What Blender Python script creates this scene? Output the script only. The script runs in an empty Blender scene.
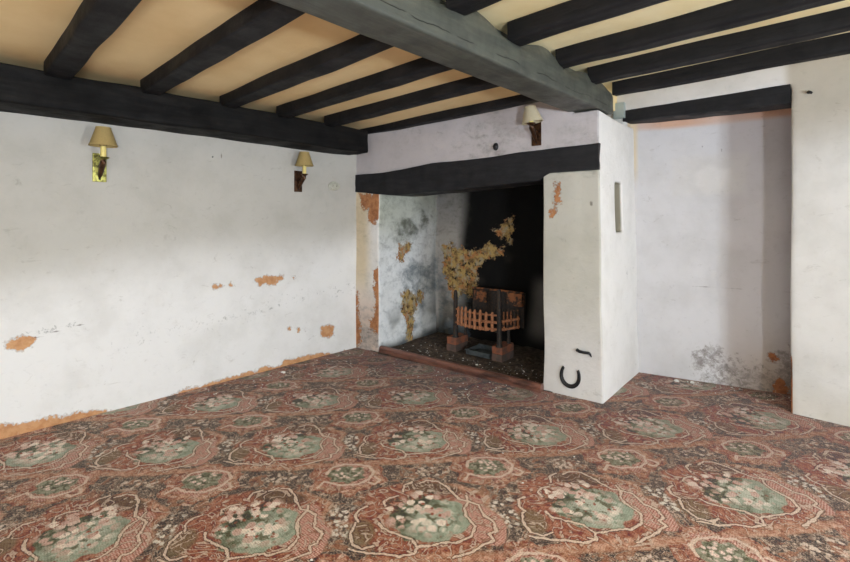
import bpy, bmesh, math, random
import numpy as np
from mathutils import Vector, Matrix, noise
R = math.radians
random.seed(7)
scene = bpy.context.scene
COL = scene.collection

# ------------------------------------------------------------------ camera, light, exposure
cam_d = bpy.data.cameras.new('camera')
cam_d.sensor_width = 36.0
cam_d.lens = 452.0 / 850.0 * 36.0
cam_d.shift_y = -62.0 / 850.0
cam_d.clip_start = 0.02
cam = bpy.data.objects.new('camera', cam_d)
cam.location = (0, 0, 1.3)
cam.rotation_euler = (R(90), 0, R(43.5))
COL.objects.link(cam)
scene.camera = cam

scene.view_settings.view_transform = 'Standard'
scene.view_settings.look = 'None'
scene.view_settings.gamma = 1.0
scene.view_settings.use_curve_mapping = False
scene.view_settings.exposure = 0.02

world = bpy.data.worlds.new('sky')
scene.world = world
world.use_nodes = True
wb = world.node_tree.nodes['Background']
wb.inputs[0].default_value = (0.75, 0.86, 1.0, 1)
wb.inputs[1].default_value = 1.0


def window_light(name, loc, rot, sx, sy, power, col=(0.90, 0.98, 1.08)):
    d = bpy.data.lights.new(name, 'AREA')
    d.shape = 'RECTANGLE'
    d.size, d.size_y = sx, sy
    d.energy = power
    d.color = col
    o = bpy.data.objects.new(name, d)
    o.location = loc
    o.rotation_euler = rot
    COL.objects.link(o)


# daylight entering the two low windows of the right wall, plus an added fill lamp behind the camera
window_light('daylight_far', (2.36, 2.10, 1.18), (0, R(90), 0), 0.75, 0.55, 100)
window_light('daylight_near', (2.33, -0.75, 1.04), (0, R(112), 0), 0.22, 0.66, 205)
window_light('fill_rear', (0.75, -2.48, 1.25), (R(90), 0, 0), 1.30, 0.95, 30)


# ------------------------------------------------------------------ node helpers
class G:
    """tiny expression builder for shader nodes"""
    def __init__(self, mat):
        self.t = mat.node_tree
        self.n = self.t.nodes
        self.l = self.t.links

    def _in(self, sock, v):
        if isinstance(v, bpy.types.NodeSocket):
            self.l.new(v, sock)
        elif v is not None:
            if sock.type == 'RGBA' and len(v) == 3:
                v = (*v, 1)
            sock.default_value = v

    def m(self, op, a, b=None, c=None, clamp=False):
        n = self.n.new('ShaderNodeMath')
        n.operation = op
        n.use_clamp = clamp
        for i, v in enumerate((a, b, c)):
            self._in(n.inputs[i], v)
        return n.outputs[0]

    def add(self, a, b): return self.m('ADD', a, b)
    def sub(self, a, b): return self.m('SUBTRACT', a, b)
    def mul(self, a, b): return self.m('MULTIPLY', a, b)
    def mn(self, a, b): return self.m('MINIMUM', a, b)
    def mx(self, a, b): return self.m('MAXIMUM', a, b)

    def v(self, op, a, b=None, c=None, scale=None):
        n = self.n.new('ShaderNodeVectorMath')
        n.operation = op
        self._in(n.inputs[0], a)
        if b is not None:
            self._in(n.inputs[1], b)
        if c is not None:
            self._in(n.inputs[2], c)
        if scale is not None:
            self._in(n.inputs['Scale'], scale)
        return n.outputs['Value'] if op in ('DOT_PRODUCT', 'LENGTH', 'DISTANCE') else n.outputs[0]

    def xyz(self, x, y, z=0.0):
        n = self.n.new('ShaderNodeCombineXYZ')
        for i, q in enumerate((x, y, z)):
            self._in(n.inputs[i], q)
        return n.outputs[0]

    def sep(self, v):
        n = self.n.new('ShaderNodeSeparateXYZ')
        self._in(n.inputs[0], v)
        return n.outputs

    def noise(self, vec, scale, detail=3, rough=0.55, dist=0.0, color=False):
        n = self.n.new('ShaderNodeTexNoise')
        self._in(n.inputs['Vector'], vec)
        n.inputs['Scale'].default_value = scale
        n.inputs['Detail'].default_value = detail
        n.inputs['Roughness'].default_value = rough
        n.inputs['Distortion'].default_value = dist
        return n.outputs['Color' if color else 'Fac']

    def voro(self, vec, scale, rnd=1.0, feature='F1'):
        n = self.n.new('ShaderNodeTexVoronoi')
        n.feature = feature
        self._in(n.inputs['Vector'], vec)
        n.inputs['Scale'].default_value = scale
        n.inputs['Randomness'].default_value = rnd
        return n.outputs

    def step(self, x, lo, hi, a=0.0, b=1.0):
        n = self.n.new('ShaderNodeMapRange')
        n.interpolation_type = 'SMOOTHSTEP'
        self._in(n.inputs[0], x)
        for i, q in enumerate((lo, hi, a, b)):
            self._in(n.inputs[i + 1], q)
        return n.outputs[0]

    def mix(self, f, a, b, mode='MIX'):
        n = self.n.new('ShaderNodeMix')
        n.data_type = 'RGBA'
        n.blend_type = mode
        self._in(n.inputs[0], f)
        self._in(n.inputs[6], a)
        self._in(n.inputs[7], b)
        return n.outputs[2]

    def obj(self):
        return self.n.new('ShaderNodeTexCoord').outputs['Object']

    def attr(self, name):
        n = self.n.new('ShaderNodeAttribute')
        n.attribute_name = name
        return n.outputs

    def bump(self, h, strength, dist=0.01, normal=None):
        n = self.n.new('ShaderNodeBump')
        n.inputs['Strength'].default_value = strength
        n.inputs['Distance'].default_value = dist
        self._in(n.inputs['Height'], h)
        if normal is not None:
            self._in(n.inputs['Normal'], normal)
        return n.outputs[0]


def new_mat(name):
    m = bpy.data.materials.new(name)
    m.use_nodes = True
    return m, G(m), m.node_tree.nodes['Principled BSDF']


def simple_mat(name, col, rough=0.6, metal=0.0, var=0.25, scale=30.0, bump=0.2, col2=None, lo=0.4, hi=0.7, stretch=None, spec=0.5):
    m, g, b = new_mat(name)
    p = g.obj()
    if stretch:
        p = g.v('MULTIPLY', p, stretch)
    nz = g.noise(p, scale, 5, 0.6)
    c2 = col2 or tuple(c * (1 - var) for c in col)
    g._in(b.inputs['Base Color'], g.mix(g.step(nz, lo, hi), col, c2))
    b.inputs['Roughness'].default_value = rough
    b.inputs['Metallic'].default_value = metal
    b.inputs['Specular IOR Level'].default_value = spec
    if bump:
        g._in(b.inputs['Normal'], g.bump(nz, bump, 0.004))
    return m


# ------------------------------------------------------------------ mesh helpers
def link(name, bm, mat, parent=None, smooth=True, origin=None):
    me = bpy.data.meshes.new(name)
    bmesh.ops.recalc_face_normals(bm, faces=bm.faces)
    if origin is None and parent is None:
        xs = [v.co for v in bm.verts]
        lo = Vector((min(c.x for c in xs), min(c.y for c in xs), min(c.z for c in xs)))
        hi = Vector((max(c.x for c in xs), max(c.y for c in xs), max(c.z for c in xs)))
        origin = Vector(((lo.x + hi.x) / 2, (lo.y + hi.y) / 2, lo.z))
    if origin is not None:
        bmesh.ops.translate(bm, vec=-Vector(origin), verts=bm.verts)
    bm.to_mesh(me)
    bm.free()
    if smooth:
        me.shade_smooth()
        try:
            me.set_sharp_from_angle(angle=R(38))
        except Exception:
            pass
    me.materials.append(mat)
    o = bpy.data.objects.new(name, me)
    COL.objects.link(o)
    if origin is not None:
        o.location = origin
    if parent is not None:
        o.parent = parent
    return o


def tag(o, label, cat, group=None, kind=None):
    if label:
        o['label'] = label
    if cat:
        o['category'] = cat
    if group:
        o['group'] = group
    if kind:
        o['kind'] = kind
    return o


def thing(name, loc, label, cat, rz=0.0, group=None):
    o = bpy.data.objects.new(name, None)
    o.empty_display_size = 0.05
    o.location = loc
    o.rotation_euler = (0, 0, rz)
    COL.objects.link(o)
    return tag(o, label, cat, group)


def prism(bm, pts, z0, z1):
    """vertical prism over footprint pts"""
    a = [bm.verts.new((x, y, z0)) for x, y in pts]
    b = [bm.verts.new((x, y, z1)) for x, y in pts]
    n = len(pts)
    bm.faces.new(a[::-1])
    bm.faces.new(b)
    for i in range(n):
        bm.faces.new((a[i], a[(i + 1) % n], b[(i + 1) % n], b[i]))
    return a + b


def box(bm, x0, x1, y0, y1, z0, z1):
    return prism(bm, [(x0, y0), (x1, y0), (x1, y1), (x0, y1)], z0, z1)


def bevel_all(bm, w, seg=2):
    bmesh.ops.bevel(bm, geom=list(bm.edges), offset=w, segments=seg, affect='EDGES', profile=0.7)


def tube(bm, pts, rad, seg=8, flat=1.0):
    """swept tube; rad a number or a list; flat squashes it vertically"""
    pts = [Vector(p) for p in pts]
    rings = []
    for i, p in enumerate(pts):
        t = (pts[min(i + 1, len(pts) - 1)] - pts[max(i - 1, 0)]).normalized()
        up = Vector((0, 0, 1)) if abs(t.z) < 0.9 else Vector((0, 1, 0))
        s = t.cross(up).normalized()
        u = s.cross(t).normalized()
        r = rad[i] if isinstance(rad, (list, tuple)) else rad
        rings.append([bm.verts.new(p + s * (r * math.cos(a)) + u * (r * flat * math.sin(a)))
                      for a in (2 * math.pi * k / seg for k in range(seg))])
    for a, b in zip(rings, rings[1:]):
        for k in range(seg):
            bm.faces.new((a[k], a[(k + 1) % seg], b[(k + 1) % seg], b[k]))
    bm.faces.new(rings[0][::-1])
    bm.faces.new(rings[-1])


def lathe(bm, prof, seg=28, center=(0, 0, 0), closed=True):
    """profile of (radius, z) turned about a vertical axis"""
    cx, cy, cz = center
    rings = []
    for r, z in prof:
        if r < 1e-5:
            rings.append([bm.verts.new((cx, cy, cz + z))])
        else:
            rings.append([bm.verts.new((cx + r * math.cos(2 * math.pi * k / seg), cy + r * math.sin(2 * math.pi * k / seg), cz + z))
                          for k in range(seg)])
    pairs = list(zip(rings, rings[1:]))
    if closed:
        pairs.append((rings[-1], rings[0]))
    for a, b in pairs:
        for k in range(seg):
            k2 = (k + 1) % seg
            if len(a) == 1 and len(b) == 1:
                continue
            if len(a) == 1:
                bm.faces.new((a[0], b[k2], b[k]))
            elif len(b) == 1:
                bm.faces.new((a[k], a[k2], b[0]))
            else:
                bm.faces.new((a[k], a[k2], b[k2], b[k]))


def wob(P, amp, freq, seed=0.0):
    """smooth pseudo-random vector field, vectorised"""
    out = np.zeros_like(P)
    rs = np.random.RandomState(int(seed * 13 + 5))
    for i in range(5):
        k = rs.normal(size=(3, 3))
        k /= np.linalg.norm(k, axis=1)[:, None]
        f = freq * (0.7 + 0.5 * i)
        ph = rs.uniform(0, 6.28, 3)
        out += np.sin(P @ (k * f).T + ph) / (1 + 0.6 * i)
    return out * amp / 1.6


def plaster_mesh(name, builder, mat, voxel, amp=0.004, freq=4.0, seed=0.0, paint=None, lean=None):
    """union of crude solids, voxel-remeshed so that the corners go round like old plaster"""
    bm = bmesh.new()
    builder(bm)
    bmesh.ops.recalc_face_normals(bm, faces=bm.faces)
    me = bpy.data.meshes.new(name + '_crude')
    bm.to_mesh(me)
    bm.free()
    tmp = bpy.data.objects.new(name + '_crude', me)
    COL.objects.link(tmp)
    md = tmp.modifiers.new('r', 'REMESH')
    md.mode = 'VOXEL'
    md.voxel_size = voxel
    sm = tmp.modifiers.new('s', 'SMOOTH')
    sm.factor = 0.5
    sm.iterations = 2
    dg = bpy.context.evaluated_depsgraph_get()
    fin = bpy.data.meshes.new_from_object(tmp.evaluated_get(dg))
    bpy.data.objects.remove(tmp)
    bpy.data.meshes.remove(me)
    fin.name = name
    n = len(fin.vertices)
    co = np.zeros(n * 3)
    fin.vertices.foreach_get('co', co)
    P = co.reshape(-1, 3)
    if paint:
        nor = np.zeros(n * 3)
        fin.vertices.foreach_get('normal', nor)
        d = paint(P, nor.reshape(-1, 3))
        for k, arr in d.items():
            if arr.ndim == 2:
                a = fin.attributes.new(k, 'FLOAT_COLOR', 'POINT')
                c4 = np.ones((n, 4))
                c4[:, :3] = arr
                a.data.foreach_set('color', c4.ravel())
            else:
                a = fin.attributes.new(k, 'FLOAT', 'POINT')
                a.data.foreach_set('value', arr.ravel())
    P2 = P + wob(P, amp, freq, seed)
    if lean:
        P2 = lean(P2)
    fin.vertices.foreach_set('co', P2.ravel())
    fin.update()
    fin.shade_smooth()
    fin.materials.clear()
    fin.materials.append(mat)
    o = bpy.data.objects.new(name, fin)
    o['kind'] = 'structure'
    COL.objects.link(o)
    return o


def sdf(U, poly):
    """signed distance of points U (N,2) to a polygon, negative inside"""
    poly = np.array(poly)
    d = np.full(len(U), 9.0)
    inside = np.zeros(len(U), bool)
    for i in range(len(poly)):
        a, b = poly[i], poly[(i + 1) % len(poly)]
        ba = b - a
        t = np.clip(((U - a) @ ba) / (ba @ ba + 1e-12), 0, 1)
        d = np.minimum(d, np.linalg.norm(U - a - t[:, None] * ba, axis=1))
        c = (a[1] > U[:, 1]) != (b[1] > U[:, 1])
        with np.errstate(divide='ignore', invalid='ignore'):
            x = (b[0] - a[0]) * (U[:, 1] - a[1]) / (b[1] - a[1]) + a[0]
        inside ^= c & (U[:, 0] < x)
    return np.where(inside, -d, d)


def sdf_line(U, pts):
    d = np.full(len(U), 9.0)
    for a, b in zip(pts, pts[1:]):
        a, b = np.array(a), np.array(b)
        ba = b - a
        t = np.clip(((U - a) @ ba) / (ba @ ba), 0, 1)
        d = np.minimum(d, np.linalg.norm(U - a - t[:, None] * ba, axis=1))
    return d


def sm(x, a, b):
    t = np.clip((x - a) / (b - a), 0, 1)
    return t * t * (3 - 2 * t)


def lerp(a, b, t):
    return a + (np.array(b) - a) * t[:, None]


# ------------------------------------------------------------------ materials
def plaster_mat(name, ochre=False, ragged=0.085, peel=(0.60, 0.34, 0.17), peel2=(0.48, 0.235, 0.11), mould=(0.13, 0.14, 0.13), rough=0.85, bump=0.25):
    m, g, b = new_mat(name)
    p = g.obj()
    base = g.attr('tint')['Color']
    n1 = g.noise(p, 3.2, 6, 0.6)
    n2 = g.noise(p, 22, 6, 0.65)
    n3 = g.noise(p, 90, 3, 0.6)
    c = g.mix(g.step(n1, 0.38, 0.72, 0.0, 0.26), base, (0.56, 0.55, 0.51), 'MULTIPLY')
    c = g.mix(g.step(n2, 0.55, 0.80, 0.0, 0.16), c, (0.45, 0.42, 0.38), 'MULTIPLY')
    # faint hairline scuffs
    sc = g.noise(g.v('MULTIPLY', p, (1.0, 1.0, 1.8)), 10, 8, 0.75, 0.8)
    c = g.mix(g.step(sc, 0.58, 0.72, 0.0, 0.34), c, (0.40, 0.37, 0.33), 'MULTIPLY')
    # broad sooty smears (strength from attribute)
    sp = g.noise(g.v('MULTIPLY', p, (1, 1, 1.8)), 6.5, 7, 0.66, 0.35)
    sp = g.add(g.mul(sp, 0.62), g.mul(g.noise(p, 27, 7, 0.7), 0.38))
    sf = g.step(g.sub(sp, g.mul(g.sub(1.0, g.attr('smear')['Fac']), 0.40)), 0.10, 0.47, 0.0, 0.85)
    sf = g.mul(sf, g.step(g.attr('smear')['Fac'], 0.02, 0.16))
    c = g.mix(sf, c, g.mix(g.step(g.sep(p)[2], 0.8, 1.15), (0.135, 0.165, 0.18), (0.085, 0.088, 0.062)))
    # mould and damp
    mo = g.attr('mould')['Fac']
    mn = g.noise(p, 24, 9, 0.78, 0.3)
    th = g.sub(1.0, mo)
    mf = g.step(g.sub(mn, g.mul(th, 0.75)), 0.04, 0.17)
    c = g.mix(g.mul(mf, g.m('MINIMUM', g.mul(mo, 2.5), g.step(n2, 0.30, 0.65, 0.35, 0.85))), c, mould)
    # flaked-off paint: signed distance + ragged noise
    sd = g.attr('sd')['Fac']
    rag = g.add(g.mul(g.sub(g.noise(p, 42, 6, 0.75), 0.5), ragged), g.mul(g.sub(g.noise(p, 11, 3, 0.6), 0.5), ragged * 0.9))
    d = g.add(sd, rag)
    pf = g.step(d, 0.003, -0.003)
    pc = g.mix(g.step(n2, 0.35, 0.65), peel, peel2)
    if ochre:
        py = g.sep(p)[1]
        oc = g.mix(g.step(g.noise(p, 17, 5, 0.65), 0.42, 0.62), (0.50, 0.34, 0.125), (0.17, 0.105, 0.05))
        oc = g.mix(g.step(g.noise(g.v('ADD', p, (4, 2, 9)), 9, 5, 0.65), 0.50, 0.60), oc, (0.46, 0.20, 0.075))
        oc = g.mix(g.step(g.noise(g.v('ADD', p, (1, 5, 3)), 21, 6, 0.7), 0.54, 0.62), oc, (0.02, 0.017, 0.014))
        oc = g.mix(g.step(g.noise(g.v('ADD', p, (7, 1, 2)), 13, 5, 0.65), 0.50, 0.64, 0, 0.8), oc, (0.40, 0.37, 0.27))
        pc = g.mix(g.step(py, 3.18, 3.22), pc, oc)
    pc = g.mix(g.step(g.noise(p, 60, 4, 0.7), 0.60, 0.70, 0.0, 0.5), pc, (0.68, 0.52, 0.36))
    rim = g.mul(g.step(g.m('ABSOLUTE', g.sub(d, 0.004)), 0.007, 0.002), 0.35)
    c = g.mix(rim, c, (0.20, 0.15, 0.11))
    c = g.mix(pf, c, pc)
    ck = g.attr('crack')['Fac']
    ckd = g.add(ck, g.mul(g.sub(g.noise(p, 25, 4, 0.6), 0.5), 0.011))
    c = g.mix(g.step(g.m('ABSOLUTE', ckd), 0.008, 0.002, 0.0, 0.7), c, (0.10, 0.085, 0.07))
    g._in(b.inputs['Base Color'], c)
    b.inputs['Roughness'].default_value = rough
    b.inputs['Specular IOR Level'].default_value = 0.08
    h = g.add(g.add(g.mul(n1, 0.8), g.mul(n2, 0.35)), g.mul(n3, 0.08))
    h = g.sub(h, g.mul(pf, 0.25))
    g._in(b.inputs['Normal'], g.bump(h, bump, 0.02))
    return m


M = {}
M['plaster'] = plaster_mat('old_white_plaster')
M['hearth_plaster'] = plaster_mat('sooty_hearth_plaster', True, 0.17, peel=(0.48, 0.225, 0.10), peel2=(0.30, 0.125, 0.06), mould=(0.045, 0.05, 0.05), bump=0.6)
M['alcove_plaster'] = plaster_mat('damp_alcove_plaster', peel=(0.40, 0.16, 0.07), peel2=(0.26, 0.10, 0.05), mould=(0.20, 0.175, 0.165))


def ceiling_mat():
    m, g, b = new_mat('cream_ceiling_paint')
    p = g.obj()
    x = g.sep(p)[0]
    n = g.noise(p, 2.2, 5, 0.55)
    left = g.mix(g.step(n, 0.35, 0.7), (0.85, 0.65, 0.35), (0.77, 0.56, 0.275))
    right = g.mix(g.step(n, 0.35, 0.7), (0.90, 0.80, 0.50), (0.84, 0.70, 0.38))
    c = g.mix(g.step(x, -1.46, -1.44), left, right)  # bay tones differ with the lighting, put into the paint colour
    g._in(b.inputs['Base Color'], c)
    b.inputs['Roughness'].default_value = 0.8
    g._in(b.inputs['Normal'], g.bump(g.noise(p, 12, 4, 0.6), 0.15, 0.02))
    return m


M['ceiling'] = ceiling_mat()


def beam_mat(name, col, col2, stretch, rough=0.5, spec=0.5, crack=None):
    m, g, b = new_mat(name)
    p = g.obj()
    ps = g.v('MULTIPLY', p, stretch)
    grain = g.noise(ps, 26, 6, 0.65, 0.5)
    n2 = g.noise(p, 5, 4, 0.6)
    c = g.mix(g.step(grain, 0.35, 0.7), col, col2)
    c = g.mix(g.step(n2, 0.4, 0.75, 0.0, 0.6), c, tuple(q * 0.45 for q in col))
    chip = g.noise(p, 17, 8, 0.8)
    c = g.mix(g.step(chip, 0.735, 0.76, 0.0, 0.8), c, (0.22, 0.13, 0.09))
    if crack is not None:
        _, y_, z_ = g.sep(p)
        line = g.sub(z_, g.m('MULTIPLY_ADD', g.noise(g.xyz(0.0, y_, 0.0), 2.5, 4, 0.6), 0.07, crack - 0.035))
        on = g.step(g.noise(g.xyz(3.0, y_, 0.0), 5.0, 2, 0.5), 0.45, 0.52)
        c = g.mix(g.mul(on, g.step(g.m('ABSOLUTE', line), 0.0035, 0.0012)), c, (0.004, 0.004, 0.004))
        # rubbed paler patches
        c = g.mix(g.step(g.noise(g.v('ADD', ps, (0, 5, 0)), 9, 6, 0.7), 0.58, 0.75, 0, 0.5), c, (0.15, 0.15, 0.13))
    g._in(b.inputs['Base Color'], c)
    g._in(b.inputs['Roughness'], g.step(n2, 0.3, 0.7, rough - 0.08, rough + 0.15))
    b.inputs['Specular IOR Level'].default_value = spec
    g._in(b.inputs['Normal'], g.bump(g.add(grain, g.mul(n2, 1.5)), 0.35, 0.012))
    return m


M['joist'] = beam_mat('black_stained_joist', (0.010, 0.010, 0.011), (0.017, 0.016, 0.017), (0.12, 1, 1), 0.6, 0.2)
M['main_beam'] = beam_mat('charcoal_painted_beam', (0.062, 0.067, 0.057), (0.088, 0.094, 0.076), (1, 0.10, 1), 0.45, 0.4, 0.050)
M['wall_beam'] = beam_mat('black_brown_wall_beam', (0.006, 0.006, 0.006), (0.014, 0.013, 0.012), (1, 0.12, 1), 0.65, 0.12)
M['lintel'] = beam_mat('black_painted_lintel', (0.014, 0.014, 0.016), (0.022, 0.022, 0.024), (0.12, 1, 1), 0.55, 0.25)


def carpet_mat():
    m, g, b = new_mat('floral_axminster_carpet')
    p0 = g.obj()
    wrp = g.xyz(g.noise(p0, 16, 3, 0.6), g.noise(g.v('ADD', p0, (5, 3, 1)), 16, 3, 0.6), 0.5)
    pw = g.v('ADD', p0, g.v('SCALE', g.v('SUBTRACT', wrp, (0.5, 0.5, 0.5)), scale=0.024))
    wr2 = g.xyz(g.noise(p0, 46, 3, 0.6), g.noise(g.v('ADD', p0, (2, 7, 1)), 46, 3, 0.6), 0.5)
    pw = g.v('ADD', pw, g.v('SCALE', g.v('SUBTRACT', wr2, (0.5, 0.5, 0.5)), scale=0.011))
    X, Y, _ = g.sep(pw)

    def quad(c):
        s = g.m('MULTIPLY_ADD', X, c[1], c[0])
        s = g.m('MULTIPLY_ADD', Y, c[2], s)
        s = g.m('MULTIPLY_ADD', g.mul(X, X), c[3], s)
        s = g.m('MULTIPLY_ADD', g.mul(X, Y), c[4], s)
        return g.m('MULTIPLY_ADD', g.mul(Y, Y), c[5], s)
    a = quad((-0.47538, 0.71804, 1.12551, -0.04811, 0.02118, -0.01659))
    bb = quad((-2.40966, -0.79644, 0.70194, 0.03975, -0.1007, 0.02532))
    S = 0.68
    pL = g.v('SCALE', g.xyz(g.sub(a, g.m('ROUND', a)), g.sub(bb, g.m('ROUND', bb))), scale=S)
    pS = g.v('SCALE', g.xyz(g.sub(g.sub(a, g.m('FLOOR', a)), 0.5), g.sub(g.sub(bb, g.m('FLOOR', bb)), 0.5)), scale=S)

    fine = g.noise(p0, 75, 4, 0.7)
    mid = g.noise(p0, 32, 5, 0.7, 0.5)
    # ground: woven grey and brown
    wv = g.noise(g.v('MULTIPLY', p0, (1, 1, 1)), 130, 2, 0.6)
    col = g.mix(g.step(wv, 0.38, 0.62), (0.060, 0.048, 0.040), (0.250, 0.205, 0.172))

    leaf = g.noise(p0, 13, 5, 0.62, 1.2)
    col = g.mix(g.step(leaf, 0.555, 0.585), col, g.mix(g.step(fine, 0.4, 0.65), (0.36, 0.21, 0.145), (0.18, 0.085, 0.06)))
    col = g.mix(g.step(g.m('ABSOLUTE', g.sub(leaf, 0.53)), 0.016, 0.006, 0, 0.7), col, (0.58, 0.44, 0.33))

    def ell(p, cx, cy, rx, ry, rot=0.0):
        """about 1 on the ellipse edge"""
        q = g.v('SUBTRACT', p, (cx, cy, 0))
        if rot:
            c, s = math.cos(rot), math.sin(rot)
            q = g.xyz(g.v('DOT_PRODUCT', q, (c / rx, s / rx, 0)), g.v('DOT_PRODUCT', q, (-s / ry, c / ry, 0)))
        else:
            q = g.v('MULTIPLY', q, (1 / rx, 1 / ry, 0))
        return g.v('LENGTH', q)

    def inside(e, w=0.03):
        return g.step(e, 1 + w, 1 - w)

    def theta(p):
        x, y, _ = g.sep(p)
        return g.m('ARCTAN2', y, x)

    def seglist(p, lines):
        d = None
        for ln in lines:
            for (x0, y0), (x1, y1) in zip(ln, ln[1:]):
                ba = (x1 - x0, y1 - y0, 0)
                L2 = ba[0] ** 2 + ba[1] ** 2
                if L2 < 1e-9:
                    continue
                if d is not None:       # keeps the segments in sequence so the shader stack stays small
                    pp = g.v('MULTIPLY_ADD', g.xyz(d, d, d), (1e-7, 1e-7, 1e-7), p)
                else:
                    pp = p
                pa = g.v('SUBTRACT', pp, (x0, y0, 0))
                h = g.m('MULTIPLY', g.v('DOT_PRODUCT', pa, ba), 1 / L2, clamp=True)
                q = g.v('LENGTH', g.v('SUBTRACT', pa, g.v('SCALE', ba, scale=h)))
                d = q if d is None else g.mn(d, q)
        return d

    th = theta(pL)
    lob = g.add(g.mul(g.m('SINE', g.m('MULTIPLY_ADD', th, 7.0, 1.0)), 0.07), g.mul(g.m('SINE', g.m('MULTIPLY_ADD', th, 12.0, 0.3)), 0.045))
    vor = g.voro(pw, 40)
    petals = g.step(vor['Distance'], 0.55, 0.25)
    terr = g.mix(g.step(mid, 0.35, 0.65), (0.40, 0.185, 0.125), (0.225, 0.082, 0.055))
    peach = g.mix(g.step(mid, 0.35, 0.62), (0.54, 0.325, 0.225), (0.33, 0.155, 0.100))
    net = g.mix(g.step(g.voro(p0, 95, 0.2)['Distance'], 0.25, 0.5), (0.56, 0.34, 0.28), (0.36, 0.16, 0.12))
    cream = g.mix(g.step(fine, 0.40, 0.72), (0.64, 0.515, 0.41), (0.44, 0.315, 0.24))

    # white flower sprays in the ground, half way between neighbouring large medallions
    pM = g.v('SCALE', g.xyz(g.sub(g.sub(a, g.m('FLOOR', a)), 0.5), g.sub(bb, g.m('ROUND', bb))), scale=S)
    spray = g.mul(inside(ell(pM, 0.0, 0.0, 0.075, 0.10), 0.35), g.step(vor['Distance'], 0.50, 0.34))
    col = g.mix(spray, col, (0.58, 0.53, 0.46))
    pN = g.v('SCALE', g.xyz(g.sub(a, g.m('ROUND', a)), g.sub(g.sub(bb, g.m('FLOOR', bb)), 0.5)), scale=S)
    spray = g.mul(inside(ell(pN, 0.05, 0.0, 0.10, 0.05), 0.35), g.step(vor['Distance'], 0.50, 0.34))
    col = g.mix(spray, col, (0.52, 0.42, 0.34))

    # veined acanthus detail used inside the peach and terracotta borders
    ve = g.noise(p0, 12, 3, 0.55, 1.4)
    vel = g.m('ABSOLUTE', g.sub(g.m('FRACT', g.mul(ve, 5.0)), 0.5))

    # ---------------- small medallion
    ths = theta(pS)
    lobs = g.add(g.mul(g.m('SINE', g.m('MULTIPLY_ADD', ths, 6.0, 0.6)), 0.09), g.mul(g.m('SINE', g.m('MULTIPLY_ADD', ths, 11.0, 2.0)), 0.06))
    es = g.add(ell(pS, 0.0, 0.0, 0.175, 0.155), lobs)
    e2 = g.add(ell(pS, 0.0, 0.005, 0.135, 0.118), lobs)
    e3 = g.add(ell(pS, -0.005, 0.008, 0.088, 0.072), lobs)
    col = g.mix(inside(es, 0.04), col, peach)
    col = g.mix(g.step(g.m('ABSOLUTE', g.sub(es, 0.98)), 0.06, 0.02, 0, 0.85), col, terr)
    col = g.mix(inside(e2, 0.05), col, net)
    col = g.mix(g.mul(inside(ell(pS, -0.10, 0.02, 0.05, 0.10), 0.2), 0.8), col, terr)
    col = g.mix(g.mul(inside(es, 0.04), g.step(vel, 0.30, 0.20, 0, 0.55)), col, (0.17, 0.065, 0.042))
    col = g.mix(g.mul(inside(es, 0.04), g.step(vel, 0.12, 0.07, 0, 0.55)), col, cream)
    # small figured flecks over borders and ground
    fk = g.noise(g.v('ADD', p0, (9, 4, 2)), 26, 4, 0.62, 0.9)
    col = g.mix(g.step(fk, 0.46, 0.36, 0, 0.55), col, (0.085, 0.040, 0.030))
    col = g.mix(g.step(fk, 0.57, 0.66, 0, 0.58), col, (0.64, 0.48, 0.38))
    sgreen = g.mix(g.step(mid, 0.35, 0.65), (0.115, 0.125, 0.090), (0.30, 0.31, 0.235))
    col = g.mix(inside(e3, 0.06), col, sgreen)
    sl = [[(-0.10, 0.02), (-0.085, 0.075), (-0.03, 0.10), (0.04, 0.098), (0.10, 0.075), (0.125, 0.02), (0.10, -0.05), (0.04, -0.085), (-0.04, -0.08), (-0.10, -0.045), (-0.13, -0.09)],
          [(0.13, -0.02), (0.155, -0.055), (0.13, -0.085), (0.105, -0.07)]]
    ds = seglist(pS, sl)
    col = g.mix(g.step(ds, 0.0085, 0.005, 0, 0.8), col, cream)
    fl = g.mul(inside(ell(pS, -0.005, 0.025, 0.065, 0.055), 0.25), petals)
    col = g.mix(fl, col, g.mix(g.step(fine, 0.35, 0.65), (0.74, 0.60, 0.52), (0.50, 0.34, 0.28)))

    # ---------------- large medallion
    eo = g.add(ell(pL, 0.0, 0.0, 0.300, 0.262), g.mul(lob, 0.8))
    eo2 = g.add(ell(pL, 0.01, -0.01, 0.262, 0.235), lob)
    col = g.mix(inside(eo, 0.04), col, g.mix(g.step(pL_x := g.sep(pL)[0], -0.05, 0.12), terr, peach))
    col = g.mix(inside(eo2, 0.04), col, terr)
    col = g.mix(inside(g.add(ell(pL, 0.205, -0.035, 0.085, 0.16, 0.25), g.mul(lob, 1.3)), 0.05), col, net)
    col = g.mix(g.mul(inside(ell(pL, 0.0, -0.235, 0.24, 0.032), 0.3), 0.9), col, peach)
    col = g.mix(g.mul(inside(ell(pL, 0.05, 0.195, 0.13, 0.045, -0.3), 0.2), 0.8), col, (0.145, 0.13, 0.10))
    col = g.mix(g.mul(inside(ell(pL, -0.26, -0.07, 0.055, 0.075), 0.2), 0.8), col, (0.20, 0.17, 0.12))
    sw = g.noise(p0, 8.5, 2, 0.5, 1.6)
    swl = g.m('ABSOLUTE', g.sub(g.m('FRACT', g.mul(sw, 5.0)), 0.5))
    zone = g.mul(inside(eo, 0.05), g.step(mid, 0.30, 0.42))
    col = g.mix(g.mul(zone, g.step(swl, 0.26, 0.18, 0, 0.45)), col, (0.10, 0.055, 0.035))
    col = g.mix(g.mul(zone, g.step(swl, 0.13, 0.08, 0, 0.65)), col, cream)
    eg = g.add(ell(pL, 0.015, -0.012, 0.158, 0.138), g.mul(lob, 0.9))
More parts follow.
